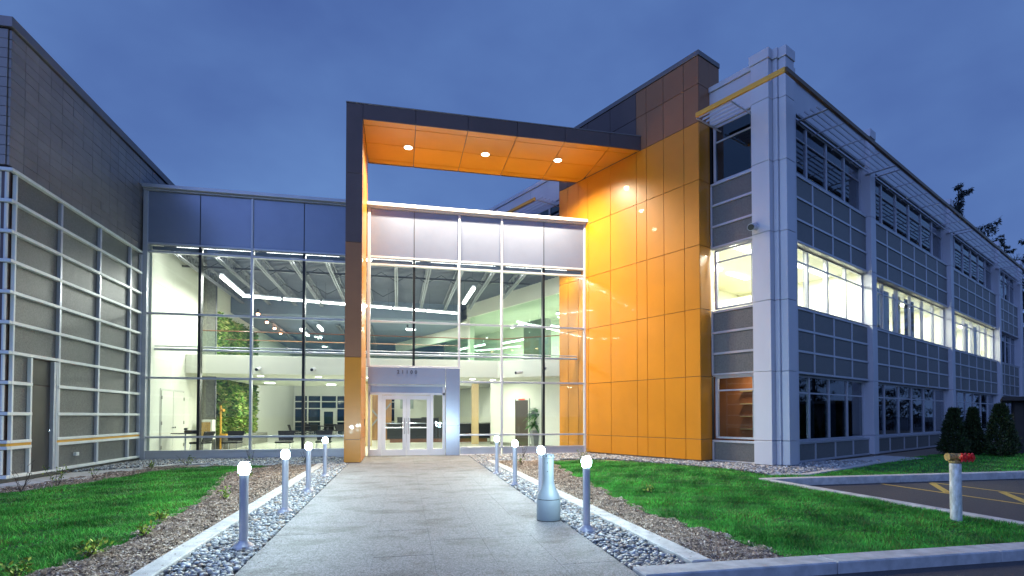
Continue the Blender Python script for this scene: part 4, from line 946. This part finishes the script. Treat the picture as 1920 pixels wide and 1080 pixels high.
def leaves(P, N, size, cols, asp=0.45, droop=0.0):
    """P centres, N outward dirs; returns quad leaves"""
    n = len(P); d = N + rng.normal(0,0.55,(n,3)); d[:,2] -= droop; d /= np.linalg.norm(d,axis=1)[:,None]
    s = np.cross(d, rng.normal(0,1,(n,3))); s /= np.linalg.norm(s,axis=1)[:,None]
    L = (size*rng.uniform(0.6,1.4,n))[:,None]
    V = np.stack([P, P+d*L*0.5+s*L*asp*0.5, P+d*L, P+d*L*0.5-s*L*asp*0.5],1).reshape(-1,3)
    Fc = np.arange(n*4).reshape(n,4); c = cols[rng.integers(0,len(cols),n)]*rng.uniform(0.6,1.35,(n,1)); return V, Fc, np.repeat(c,4,0)
n = 18000; P = np.stack([np.full(n,-7.82)+rng.uniform(0,0.14,n), rng.uniform(25.22,31.88,n), rng.uniform(0.6,5.98,n)],1)
patch = np.sin(P[:,1]*2.3+np.cos(P[:,2]*1.7)*2)+np.sin(P[:,2]*2.1+P[:,1])
gc = np.array([[0.17,0.32,0.05],[0.30,0.42,0.09],[0.10,0.21,0.05],[0.40,0.40,0.14]])
V, Fc, T = leaves(P, np.tile([0.9,-0.5,-0.3],(n,1)), 0.20, gc, 0.4); T *= np.repeat(0.85+0.25*np.clip(patch,-1,1),4)[:,None]
tint_mesh('foliage', V, Fc, T, M['leafwall'], lw, kind='stuff')
# reception desk
rd = thing('reception_desk','black reception desk with a steel counter behind the entrance doors','desk',(2,29.5,0.02))
box('front_panel', rd, WORLD, (-0.55,5.1),(29.4,29.5),(0.22,1.02), M['black'], 0.01); box('counter', rd, WORLD, (-0.65,5.2),(29.25,29.75),(1.03,1.08), M['chrome'], 0.006)
box('back_unit', rd, WORLD, (0.1,2.3),(30.6,31.0),(0.02,1.30), M['black'], 0.01); box('back_unit_top', rd, WORLD, (0.1,2.3),(30.55,31.0),(1.305,1.34), M['joistdark'], 0.004)
box('leg_panel', rd, WORLD, (5.02,5.1),(29.0,29.39),(0.02,1.02), M['joistdark'], 0.004); box('plinth', rd, WORLD, (-0.4,4.9),(29.45,29.6),(0.02,0.218), M['wood'], 0.004)
for x in (0.2,1.5,3.0): box('monitor', rd, Fr((x,29.9,1.085)), (-0.22,0.22),(0,0.04),(0.0,0.30), M['black'], 0.006)
# potted plant
px_, py_ = 6.28, 23.6
pp = thing('potted_plant','leafy dracaena in a tapered grey pot by the angled white wall','plant',(px_,py_,0.02))
m = MB(); q = 0.34; 
m.add([(px_-q*.75,py_-q*.75,0.02),(px_+q*.75,py_-q*.75,0.02),(px_+q*.75,py_+q*.75,0.02),(px_-q*.75,py_+q*.75,0.02),(px_-q,py_-q,0.80),(px_+q,py_-q,0.80),(px_+q,py_+q,0.80),(px_-q,py_+q,0.80)],[(3,2,1,0),(4,5,6,7),(0,1,5,4),(1,2,6,5),(2,3,7,6),(3,0,4,7)]); m.build('pot', mat('pot_grey',(0.16,0.17,0.17),0.6), pp)
m = MB(); m.bar((px_,py_,0.8),(px_+0.05,py_,1.55),0.045,8,0.03); m.bar((px_-0.06,py_,0.8),(px_-0.16,py_,1.0),0.03,8,0.025); m.build('stem', mat('stem_tan',(0.35,0.25,0.12),0.8), pp)
def rosette(c, n, L):
    V = []; F_ = []; T = []
    for i in range(n):
        a = random.uniform(0,6.28); el = random.uniform(-0.2,1.3); l = L*random.uniform(0.7,1.1); d = Vector((math.cos(a)*math.cos(el),math.sin(a)*math.cos(el),math.sin(el))); s = Vector((-math.sin(a),math.cos(a),0))*0.065
        pts = [c + d*l*f - Vector((0,0,0.55*l*f*f)) for f in (0,0.35,0.7,1.0)]; ws = (0.5,1,0.8,0.05); k = len(V)
        for p, w in zip(pts, ws): V += [p-s*w, p+s*w]
        for j in range(3): F_.append((k+2*j,k+2*j+1,k+2*j+3,k+2*j+2))
    return V, F_
m = MB(); v, f = rosette(Vector((px_+0.05,py_,1.52)),120,0.75); m.add(v,f); v, f = rosette(Vector((px_+0.05,py_,1.72)),50,0.6); m.add(v,f); v, f = rosette(Vector((px_-0.17,py_,1.02)),50,0.5); m.add(v,f); m.build('leaves', M['potleaf'], pp)

# ------------------------------------------------------------------ lawns, mulch, pebbles
def inside(P, poly):
    x, y = P[:,0], P[:,1]; c = np.zeros(len(P),bool); n = len(poly); j = n-1
    for i in range(n):
        xi, yi = poly[i]; xj, yj = poly[j]
        k = ((yi>y)!=(yj>y)) & (x < (xj-xi)*(y-yi)/(yj-yi+1e-12)+xi); c ^= k; j = i
    return c
def scatter(poly, dens, ymaxfade=None):
    a = np.array(poly); lo, hi = a.min(0), a.max(0); n = int((hi-lo).prod()*dens); P = rng.uniform(lo,hi,(n,2)); P = P[inside(P,poly)]
    return P
def wob(P, s=0.5): return np.sin(P[:,0]*3.1*s+P[:,1]*1.3*s)+np.sin(P[:,0]*1.7*s-P[:,1]*2.9*s+1.3)
lawnL = [(-8.6,4.73),(-3.35,4.73),(-3.25,5.8),(-3.05,6.6),(-3.12,7.9),(-3.2,9.2),(-3.25,10.3),(-3.7,12.5),(-4.05,14.2),(-4.15,15.2),(-3.75,16.2),(-3.55,16.8),(-4.2,17.0),(-5.2,17.0),(-6.1,16.7),(-6.3,15.2),(-6.6,13.4),(-7.1,12.1),(-8.2,11.0),(-14,9.6),(-14,4.73)]
lawnR = [(3.95,4.73),(3.85,5.6),(3.72,6.6),(3.66,7.8),(3.85,9.5),(4.02,11.0),(4.25,13.0),(4.55,15.2),(4.8,16.6),(6.3,16.9),(7.3,16.1),(8.3,14.1),(8.85,12.9),(8.9,11.8),(9.1,11.45),(9.9,11.3),(12.0,12.35),(15.2,14.05),(18.2,15.7),(22,17.2),(40,24),(40,10.84),(8.12,10.84),(8.08,10.6),(8.08,4.73)]
# the soil below the turf, gently uneven, follows each lawn outline
def turf(name, poly, z):
    bm = bmesh.new(); vs = [bm.verts.new((x,y,z)) for x,y in poly]; bm.faces.new(vs); bmesh.ops.triangulate(bm, faces=bm.faces[:]); me = bpy.data.meshes.new(name); bm.to_mesh(me); bm.free(); me.materials.append(M['turf'])
    return put(name, me, None, Matrix.Identity(4), kind='structure')
turf('lawn', lawnL, -0.012); turf('lawn', lawnR, -0.012)
def blades(name, poly, lab):
    Ps = []
    for (r0, r1, dens) in ((0,8,5200),(8,12,3000),(12,17,1500),(17,30,350)):
        P = scatter(poly, dens); r = np.hypot(P[:,0],P[:,1]); vis = (r>=r0)&(r<r1)
        ang = np.degrees(np.arctan2(P[:,0],P[:,1])); vis &= (ang>-36)&(ang<60); Ps.append(P[vis])
    P = np.vstack(Ps); n = len(P); r = np.hypot(P[:,0],P[:,1]); 
    w = 0.0022+0.00035*r; h = rng.uniform(0.020,0.050,n)*(1+0.22*wob(P,2.2)); h *= np.where(rng.random(n)<0.02,1.5,1)
    a = rng.uniform(0,2*np.pi,n); lean = rng.normal(0,0.022,(n,2))+0.012*np.stack([np.sin(P[:,0]*4),np.cos(P[:,1]*5)],1)
    s = np.stack([np.cos(a),np.sin(a)],1)*w[:,None]
    z0 = np.full(n,-0.012); B1 = np.column_stack([P-s,z0]); B2 = np.column_stack([P+s,z0]); Tt = np.column_stack([P+lean,z0+h])
    V = np.stack([B1,B2,Tt],1).reshape(-1,3); Fc = np.arange(3*n).reshape(n,3)
    base = np.array([0.075,0.36,0.042]); q = wob(P,1.1); q2 = wob(P[:,::-1],3.7)
    c = base*(1+0.22*q+0.15*q2)[:,None]*rng.uniform(0.6,1.4,(n,1)); yel = rng.random(n)<(0.07+0.13*np.clip(q,0,2)); c[yel] = np.array([0.14,0.17,0.03])*rng.uniform(0.6,1.3,(yel.sum(),1))
    c = np.clip(c,0.003,1); return tint_mesh(name, V, Fc, np.repeat(c,3,0), M['grass'], kind='stuff', label=lab)
blades('grass', lawnL, 'bright green mown grass of the left lawn'); blades('grass', lawnR, 'bright green mown grass of the right lawn')
# mulch
def mulch(name, poly, hole, dens, lab):
    a = np.array(poly); lo, hi = a.min(0), a.max(0)
    nxg = int((hi[0]-lo[0])/0.06)+1; nyg = int((hi[1]-lo[1])/0.06)+1
    gx, gy = np.meshgrid(np.linspace(lo[0],hi[0],nxg), np.linspace(lo[1],hi[1],nyg)); G_ = np.column_stack([gx.ravel(),gy.ravel()])
    def hh(P): return -0.012+0.022*(wob(P,2.3)*0.5)+0.014*wob(P[:,::-1]+3,6.1)*0.6
    z = hh(G_)+rng.normal(0,0.005,len(G_)); idx = np.arange(nxg*nyg).reshape(nyg,nxg)
    q = np.stack([idx[:-1,:-1],idx[:-1,1:],idx[1:,1:],idx[1:,:-1]],-1).reshape(-1,4); cen = G_[q].mean(1); q = q[inside(cen,poly)]
    o = tint_mesh(name, np.column_stack([G_,z]), q, None, M['soil']); tag(o, kind='structure')
    P = scatter(poly, dens); r = np.hypot(P[:,0],P[:,1]); P = P[rng.random(len(P)) < np.clip(8.5/r,0.12,1)**1.4]; n = len(P); r = np.hypot(P[:,0],P[:,1])
    L = rng.uniform(0.006,0.019,n)*(0.7+0.05*r); w = L*rng.uniform(0.18,0.5,n); a_ = rng.uniform(0,2*np.pi,n); til = rng.normal(0,0.35,(n,2))
    c0 = np.column_stack([P,hh(P)+rng.uniform(0.002,0.014,n)]); d = np.column_stack([np.cos(a_),np.sin(a_),til[:,0]])*L[:,None]; s = np.column_stack([-np.sin(a_),np.cos(a_),til[:,1]])*w[:,None]
    V = np.stack([c0-d-s*0.6,c0+d-s,c0+d*0.8+s,c0-d+s],1).reshape(-1,3); Fc = np.arange(4*n).reshape(n,4)
    pal = np.array([[0.46,0.36,0.27],[0.30,0.225,0.165],[0.58,0.49,0.39],[0.16,0.12,0.09],[0.68,0.62,0.53]]); c = pal[rng.choice(5,n,p=[.34,.26,.17,.15,.08])]*rng.uniform(0.7,1.25,(n,1))
    tint_mesh('wood_chips', V, Fc, np.repeat(c,4,0), M['chips'], kind='stuff', label=lab)
mL = [(-3.35,4.73),(-2.34,4.73),(-2.34,16.98),(-5.6,16.98),(-6.8,17.6),(-7.3,15.0),(-7.7,12.6),(-8.8,11.2),(-8.2,10.9),(-7.1,12.0),(-6.6,13.3),(-6.3,15.1),(-6.0,16.5),(-5.2,16.85),(-4.2,16.85),(-3.65,16.6),(-3.85,16.0),(-4.25,15.2),(-4.15,14.2),(-3.8,12.5),(-3.35,10.3),(-3.3,9.2),(-3.22,7.9),(-3.15,6.6),(-3.35,5.8),(-3.5,4.73)]
mR = [(3.05,4.73),(4.05,4.73),(3.95,5.6),(3.82,6.6),(3.76,7.8),(3.95,9.5),(4.12,11.0),(4.35,13.0),(4.65,15.2),(4.9,16.98),(3.05,16.98)]
mulch('mulch_bed', mL, None, 7600, 'shredded grey brown wood mulch left of the walkway'); mulch('mulch_bed', mR, None, 7600, 'shredded grey brown wood mulch right of the walkway')
# pebbles
ico = bmesh.new(); bmesh.ops.create_icosphere(ico, subdivisions=2, radius=1); IV = np.array([v.co[:] for v in ico.verts]); IF = np.array([[v.index for v in f.verts] for f in ico.faces]); ico.free()
ic1 = bmesh.new(); bmesh.ops.create_icosphere(ic1, subdivisions=1, radius=1); JV = np.array([v.co[:] for v in ic1.verts]); JF = np.array([[v.index for v in f.verts] for f in ic1.faces]); ic1.free()
pmesh = []
for k in range(8):
    v = IV*np.array([1,random.uniform(0.62,0.9),random.uniform(0.42,0.62)]); nrm = np.array([noise.noise(Vector(p)*1.3+Vector((k*7,0,0))) for p in IV]); v = v*(1+0.22*nrm)[:,None]
    me = bpy.data.meshes.new('stone'); me.from_pydata(v.tolist(), [], IF.tolist()); me.materials.append(M['stone']); me.polygons.foreach_set('use_smooth',[True]*len(me.polygons)); pmesh.append(me)
beds = [o for o in bpy.data.objects if o.name.startswith('stone_bed')]
PC = 1.75*np.array([[0.20,0.21,0.22],[0.12,0.13,0.14],[0.28,0.28,0.27],[0.17,0.15,0.13],[0.36,0.36,0.34],[0.24,0.19,0.15],[0.09,0.095,0.10]])
def pebbles(poly, parent, dens, near, z0=-0.045, r=(0.020,0.036), lab=None, name='pebble'):
    P = scatter(poly, dens); o_ = np.argsort(np.hypot(P[:,0]-0.0,P[:,1])); P = P[o_]; n = len(P)
    R_ = rng.uniform(r[0],r[1],n)*np.where(rng.random(n)<0.12,1.35,1); lay = rng.random(n)
    Z = z0+0.012+lay*0.045
    for i in range(min(near,n)):
        s = R_[i]; mt = Matrix.Translation((P[i,0],P[i,1],Z[i])) @ Matrix.Rotation(random.uniform(0,6.28),4,'Z') @ Matrix.Rotation(random.uniform(-0.5,0.5),4,'X') @ Matrix.Diagonal((s,s,s,1))
        put(name, pmesh[i%8], parent, mt)
    P, R_, Z = P[near:], R_[near:], Z[near:]; n = len(P)
    a = rng.uniform(0,2*np.pi,n); t = rng.normal(0,0.35,n); sc = np.column_stack([np.ones(n),rng.uniform(0.6,0.95,n),rng.uniform(0.4,0.65,n)])*R_[:,None]
    v = JV[None]*sc[:,None,:]; ct, st_ = np.cos(t)[:,None], np.sin(t)[:,None]; y = v[:,:,1]*ct-v[:,:,2]*st_; z = v[:,:,1]*st_+v[:,:,2]*ct; x = v[:,:,0]; ca, sa = np.cos(a)[:,None], np.sin(a)[:,None]
    V = np.stack([x*ca-y*sa+P[:,0:1], x*sa+y*ca+P[:,1:2], z+Z[:,None]],-1).reshape(-1,3)
    Fc = (JF[None]+(np.arange(n)*len(JV))[:,None,None]).reshape(-1,3); c = PC[rng.choice(7,n,p=[.24,.2,.16,.13,.08,.07,.12])]*rng.uniform(0.75,1.2,(n,1))
    o = tint_mesh('pebbles', V, Fc, np.repeat(c,len(JV),0), M['pebbles'], parent, kind='stuff'); o.data.polygons.foreach_set('use_smooth',[True]*len(o.data.polygons))
    if lab: tag(o, label=lab)
pebbles([(-2.11,4.73),(-1.47,4.73),(-1.47,19.6),(-2.11,19.6)], beds[0], 950, 290)
pebbles([(2.18,4.73),(2.81,4.73),(2.81,19.6),(2.55,19.6)], beds[1], 950, 290)
for nm, pg, lb in (('gravel_margin',[(-8.3,15.4),(-8.2,16.0),(-7.2,17.0),(-6.6,17.9),(-5.6,18.12),(-5.5,17.14),(-2.12,17.14),(-2.12,19.68),(-8.2,19.68)],'pale washed stones along the left glass front'),('gravel_margin',[(2.82,17.14),(5.3,17.14),(7.0,17.0),(8.4,14.6),(9.1,12.9),(9.0,11.7),(9.9,11.6),(11.9,12.6),(15.1,14.3),(13.5,14.7),(11.0,13.9),(9.0,15.6),(7.1,19.68),(2.82,19.68)],'pale washed stones along the orange wall and office corner')):
    g_ = slab(nm, pg, -0.03, -0.02, M['bedfill']); pebbles(pg, g_, 420, 0, -0.03, (0.025,0.045))

# ------------------------------------------------------------------ plants
def sapling(x, y, h, nl, lab, spread=0.35, leafsz=0.05):
    t = thing('sapling', lab, 'shrub', (x,y,-0.01), 0, 'young shrubs in the mulch'); m = MB(); tips = []
    for k in range(random.randint(4,7)):
        a = random.uniform(0,6.28); p = Vector((x,y,-0.01)); d = Vector((math.cos(a)*spread,math.sin(a)*spread,1)).normalized(); L = h*random.uniform(0.6,1.05)
        for j in range(4):
            q = p + d*L/4; m.bar(p,q,0.005*(1-j*0.18),4); tips += [p.lerp(q,f) for f in (0.3,0.6,1.0)] if j > 0 else []; p = q
            d = (d+Vector((random.uniform(-.25,.25),random.uniform(-.25,.25),random.uniform(-.1,.2)))).normalized()
            if random.random() < 0.6: s = p+Vector((random.uniform(-.1,.1),random.uniform(-.1,.1),random.uniform(0,.1)))*h*2; m.bar(p,s,0.003,4); tips.append(s)
    m.build('twigs', M['bark'], t)
    if nl:
        T_ = np.array([list(q) for q in tips]); P = T_[rng.integers(0,len(T_),nl)]+rng.normal(0,0.018,(nl,3)); V, Fc, T = leaves(P, np.tile([0,0,0.4],(nl,1)), leafsz, np.array([[0.20,0.32,0.03],[0.12,0.24,0.03],[0.32,0.36,0.05]]), 0.5)
        tint_mesh('leaves', V, Fc, T, M['leafwall'], t)
for a in ((-7.02,11.95,0.55,0,'bare twiggy sapling at the left edge by the concrete path',0.4),(-6.85,12.75,0.5,60,'leafy sapling in front of the steel door path',0.45),(-6.55,16.3,0.32,70,'small green sapling near the far corner of the left bed',0.7),(-6.0,17.2,0.4,60,'yellowish sapling below the left glass pane',0.8),(-6.9,14.2,0.35,8,'nearly bare twig plant between the path and the lawn',0.5),
    (-4.3,17.3,0.6,10,'thin twiggy sapling in front of the second glass bay',0.3),(-2.75,17.2,0.6,6,'thin twiggy sapling close to the entrance leg',0.3),(-3.12,6.35,0.2,100,'yellow green sprouting shrub on the mulch, second from the camera',0.9),(-3.0,7.3,0.17,60,'low yellow green shrub in the left mulch beside the lawn edge',1.0),(-3.3,5.6,0.24,90,'yellow green shrub nearest the camera at the left lawn edge',0.8),(-3.2,8.3,0.22,80,'low shrub on the left mulch edge half way along the lawn',0.9),(-2.95,10.2,0.2,60,'little shrub in the left mulch opposite the second bollard',0.9),(-3.3,12.9,0.22,50,'little shrub in the left mulch opposite the far bollard',0.9),
    (3.6,15.4,0.3,30,'yellow green sprig in the right mulch behind the bollards',0.5),(6.0,16.9,0.42,60,'yellow green shrub at the foot of the orange wall',0.6),(4.6,9.3,0.18,40,'small sprig at the edge of the right mulch',0.6),(4.3,18.2,0.5,4,'bare twigs before the right glass base panel',0.4)):
    sapling(*a)
def arborvitae(x, y, h, r, lab):
    t = thing('arborvitae', lab, 'shrub', (x,y,0), 0, 'clipped conifers by the office wall'); m = MB(); m.bar((x,y,-0.02),(x,y,h*0.8),0.05,6,0.02); m.build('trunk', M['bark'], t)
    n = 9000; u = rng.random(n); zz = 0.03+u*(h-0.03); rr = r*np.clip(np.minimum((u+0.05)/0.14,1)**0.5*np.clip(1.12-u,0,1)**0.75,0,1)*1.08
    a = rng.uniform(0,2*np.pi,n); cl = 1+0.2*np.sin(a*5+zz*7+x)+0.14*np.sin(a*9-zz*17+x); rad = rr*cl*rng.uniform(0.72,1.05,n)
    P = np.column_stack([x+rad*np.cos(a),y+rad*np.sin(a),zz]); N_ = np.column_stack([np.cos(a)*0.6,np.sin(a)*0.6,np.full(n,0.9)])
    V, Fc, T = leaves(P, N_, 0.09, np.array([[0.014,0.032,0.012],[0.030,0.060,0.018],[0.045,0.058,0.022]]), 0.35); tint_mesh('crown', V, Fc, T, M['leafwall'], t)
arborvitae(20.2,15.95,1.70,0.36,'dark clipped conifer on the left of the three beside the office wall'); arborvitae(21.1,15.95,1.72,0.28,'dark clipped conifer in the middle of the three beside the office wall'); arborvitae(21.3,15.15,1.85,0.42,'largest dark clipped conifer, right of the three, next to the shed')
sd = thing('shed','low black shed with a flat roof at the right edge behind the lawn','shed',(25.5,14.5,0),R(-54)); fs = Fr((23.6,16.3,0),R(-54))
box('shed_wall', sd, fs, (0,8),(0,4),(-0.03,2.02), M['shed'], 0); box('flat_roof', sd, fs, (-0.35,8.3),(-0.4,4.3),(2.03,2.20), M['shed'], 0.02); box('door', sd, fs, (2.2,3.2),(-0.04,-0.005),(0.0,1.9), M['black'], 0.01)
for k in range(30): box('wall_board', sd, fs, (0.02+k*0.265,0.27+k*0.265),(-0.03,-0.003),(0.0,2.0) if not 2.1<k*0.265<3.2 else (1.92,2.0), M['shed'], 0.004)
def spruce(x, y, h, r, n_b, lab, dens=1.0, zmin=0.15, droop=0.5):
    t = thing('spruce_tree', lab, 'tree', (x,y,-0.1), 0, 'dark trees behind the office wing'); m = MB(); m.bar((x,y,-0.1),(x,y,h),0.28*h/20,8,0.03); 
    Ps = []; Ns = []
    for k in range(n_b):
        f = zmin+(1-zmin)*(k+random.random())/n_b; z = h*f; L = r*(1-f)**(0.55 if r > 6 else 0.75)*random.uniform(0.6,1.15)+0.3; a = random.uniform(0,6.28); p = Vector((x,y,z)); d = Vector((math.cos(a),math.sin(a),-0.05)); s = Vector((-d.y,d.x,0)); pts = []
        for j in range(13):
            w = j/12; pts.append(p+d*L*w+Vector((0,0,-0.16*L*math.sin(w*math.pi*0.8)+0.16*L*w**3)))
        for j in range(12): m.bar(pts[j],pts[j+1],max(0.012,0.05*(1-j/12)*L/4),4)
        nn = int(90*dens*L)
        for q in range(nn):
            w = random.random()**0.8; c = pts[int(w*12)]; sd_ = random.gauss(0,0.10*L*(1-w*0.7)); Ps.append((c.x+s.x*sd_,c.y+s.y*sd_,c.z-abs(random.gauss(0,0.05*L*droop+0.06)))); Ns.append((d.x*0.4,d.y*0.4,-0.6))
    m.build('trunk', M['bark'], t); P = np.array(Ps); V, Fc, T = leaves(P, np.array(Ns), 0.30, np.array([[0.012,0.022,0.018],[0.02,0.03,0.022],[0.009,0.014,0.013]]), 0.3, 0.2); tint_mesh('crown', V, Fc, T, M['leafwall'], t)
spruce(58.2,45,26.2,8.5,50,'tall sparse spruce rising behind the office roof',1.0,0.45,1.4)
spruce(47.9,31.4,17.5,3.4,80,'dark dense spruce at the right edge beyond the office wing',1.2,0.05,1.0)
spruce(62,43.4,20.5,4,70,'dark spruce further back beside the end of the office roof',1.0,0.05,1.0)
spruce(56,33,12,4.5,70,'lower dark spruce behind the shed at the right edge',1.2,0.02,1.0)
bt = thing('bare_tree','leafless tree with fine twigs above the far end of the office roof','tree',(66,46,-0.1)); m = MB()
def branch(p, d, L, r, k):
    q = p+d*L; m.bar(p,q,r,4,r*0.7)
    if k == 0: return
    for i in range(3): branch(q, (d+Vector((random.uniform(-.6,.6),random.uniform(-.6,.6),random.uniform(-.1,.45)))).normalized(), L*0.72, r*0.62, k-1)
branch(Vector((66,46,-0.1)),Vector((0,0,1)),5.5,0.22,1); trunk_m = m; trunk_m.build('trunk', M['bark'], bt); m = MB()
for i in range(4): branch(Vector((66,46,5.3)), Vector((random.uniform(-.6,.6),random.uniform(-.6,.6),1)).normalized(), 4.6, 0.12, 5)
m.build('crown', M['bark'], bt)

for i, (x, y, h) in enumerate(((58,-8,14),(62,-2,17),(60,4,13),(66,8,18),(61,13,15),(68,18,17),(63,23,14),(70,28,18))):
    spruce(x, y, h, 4.2, 60, ['dark spruce','full dark spruce','short dark spruce','tall dark spruce','dark spruce','broad dark spruce','dark spruce','tall dark spruce'][i]+' across the parking lot, %s of its row' % ['first','second','third','fourth','fifth','sixth','seventh','last'][i], 0.5, 0.04, 1.0)

# stray chips and grit on the kerbs and walkway edges
n = 900; side = rng.random(n) < 0.5; xx = np.where(side, rng.normal(-2.25,0.10,n), rng.normal(2.95,0.10,n)); yy = rng.uniform(4.8,16.5,n); zz = np.full(n,0.038)
e_ = rng.random(n) < 0.30; xx = np.where(e_, np.where(side, -1.42+np.abs(rng.normal(0,0.10,n)), 2.155+(yy-4.5)*0.0245-0.03-np.abs(rng.normal(0,0.10,n))), xx); zz = np.where(e_, 0.004, zz)
a_ = rng.uniform(0,6.28,n); L = rng.uniform(0.006,0.017,n); d = np.column_stack([np.cos(a_)*L,np.sin(a_)*L,np.zeros(n)]); sv = np.column_stack([-np.sin(a_)*L*0.4,np.cos(a_)*L*0.4,rng.uniform(0,0.003,n)]); c0 = np.column_stack([xx,yy,zz])
V = np.stack([c0-d,c0-sv,c0+d,c0+sv],1).reshape(-1,3); c = np.array([[0.16,0.12,0.09],[0.30,0.26,0.22],[0.09,0.08,0.075]])[rng.integers(0,3,n)]
tint_mesh('wood_chips', V, np.arange(4*n).reshape(n,4), np.repeat(c,4,0), M['chips'], kind='stuff', label='loose bits of mulch scattered on the kerbs and walkway edges')
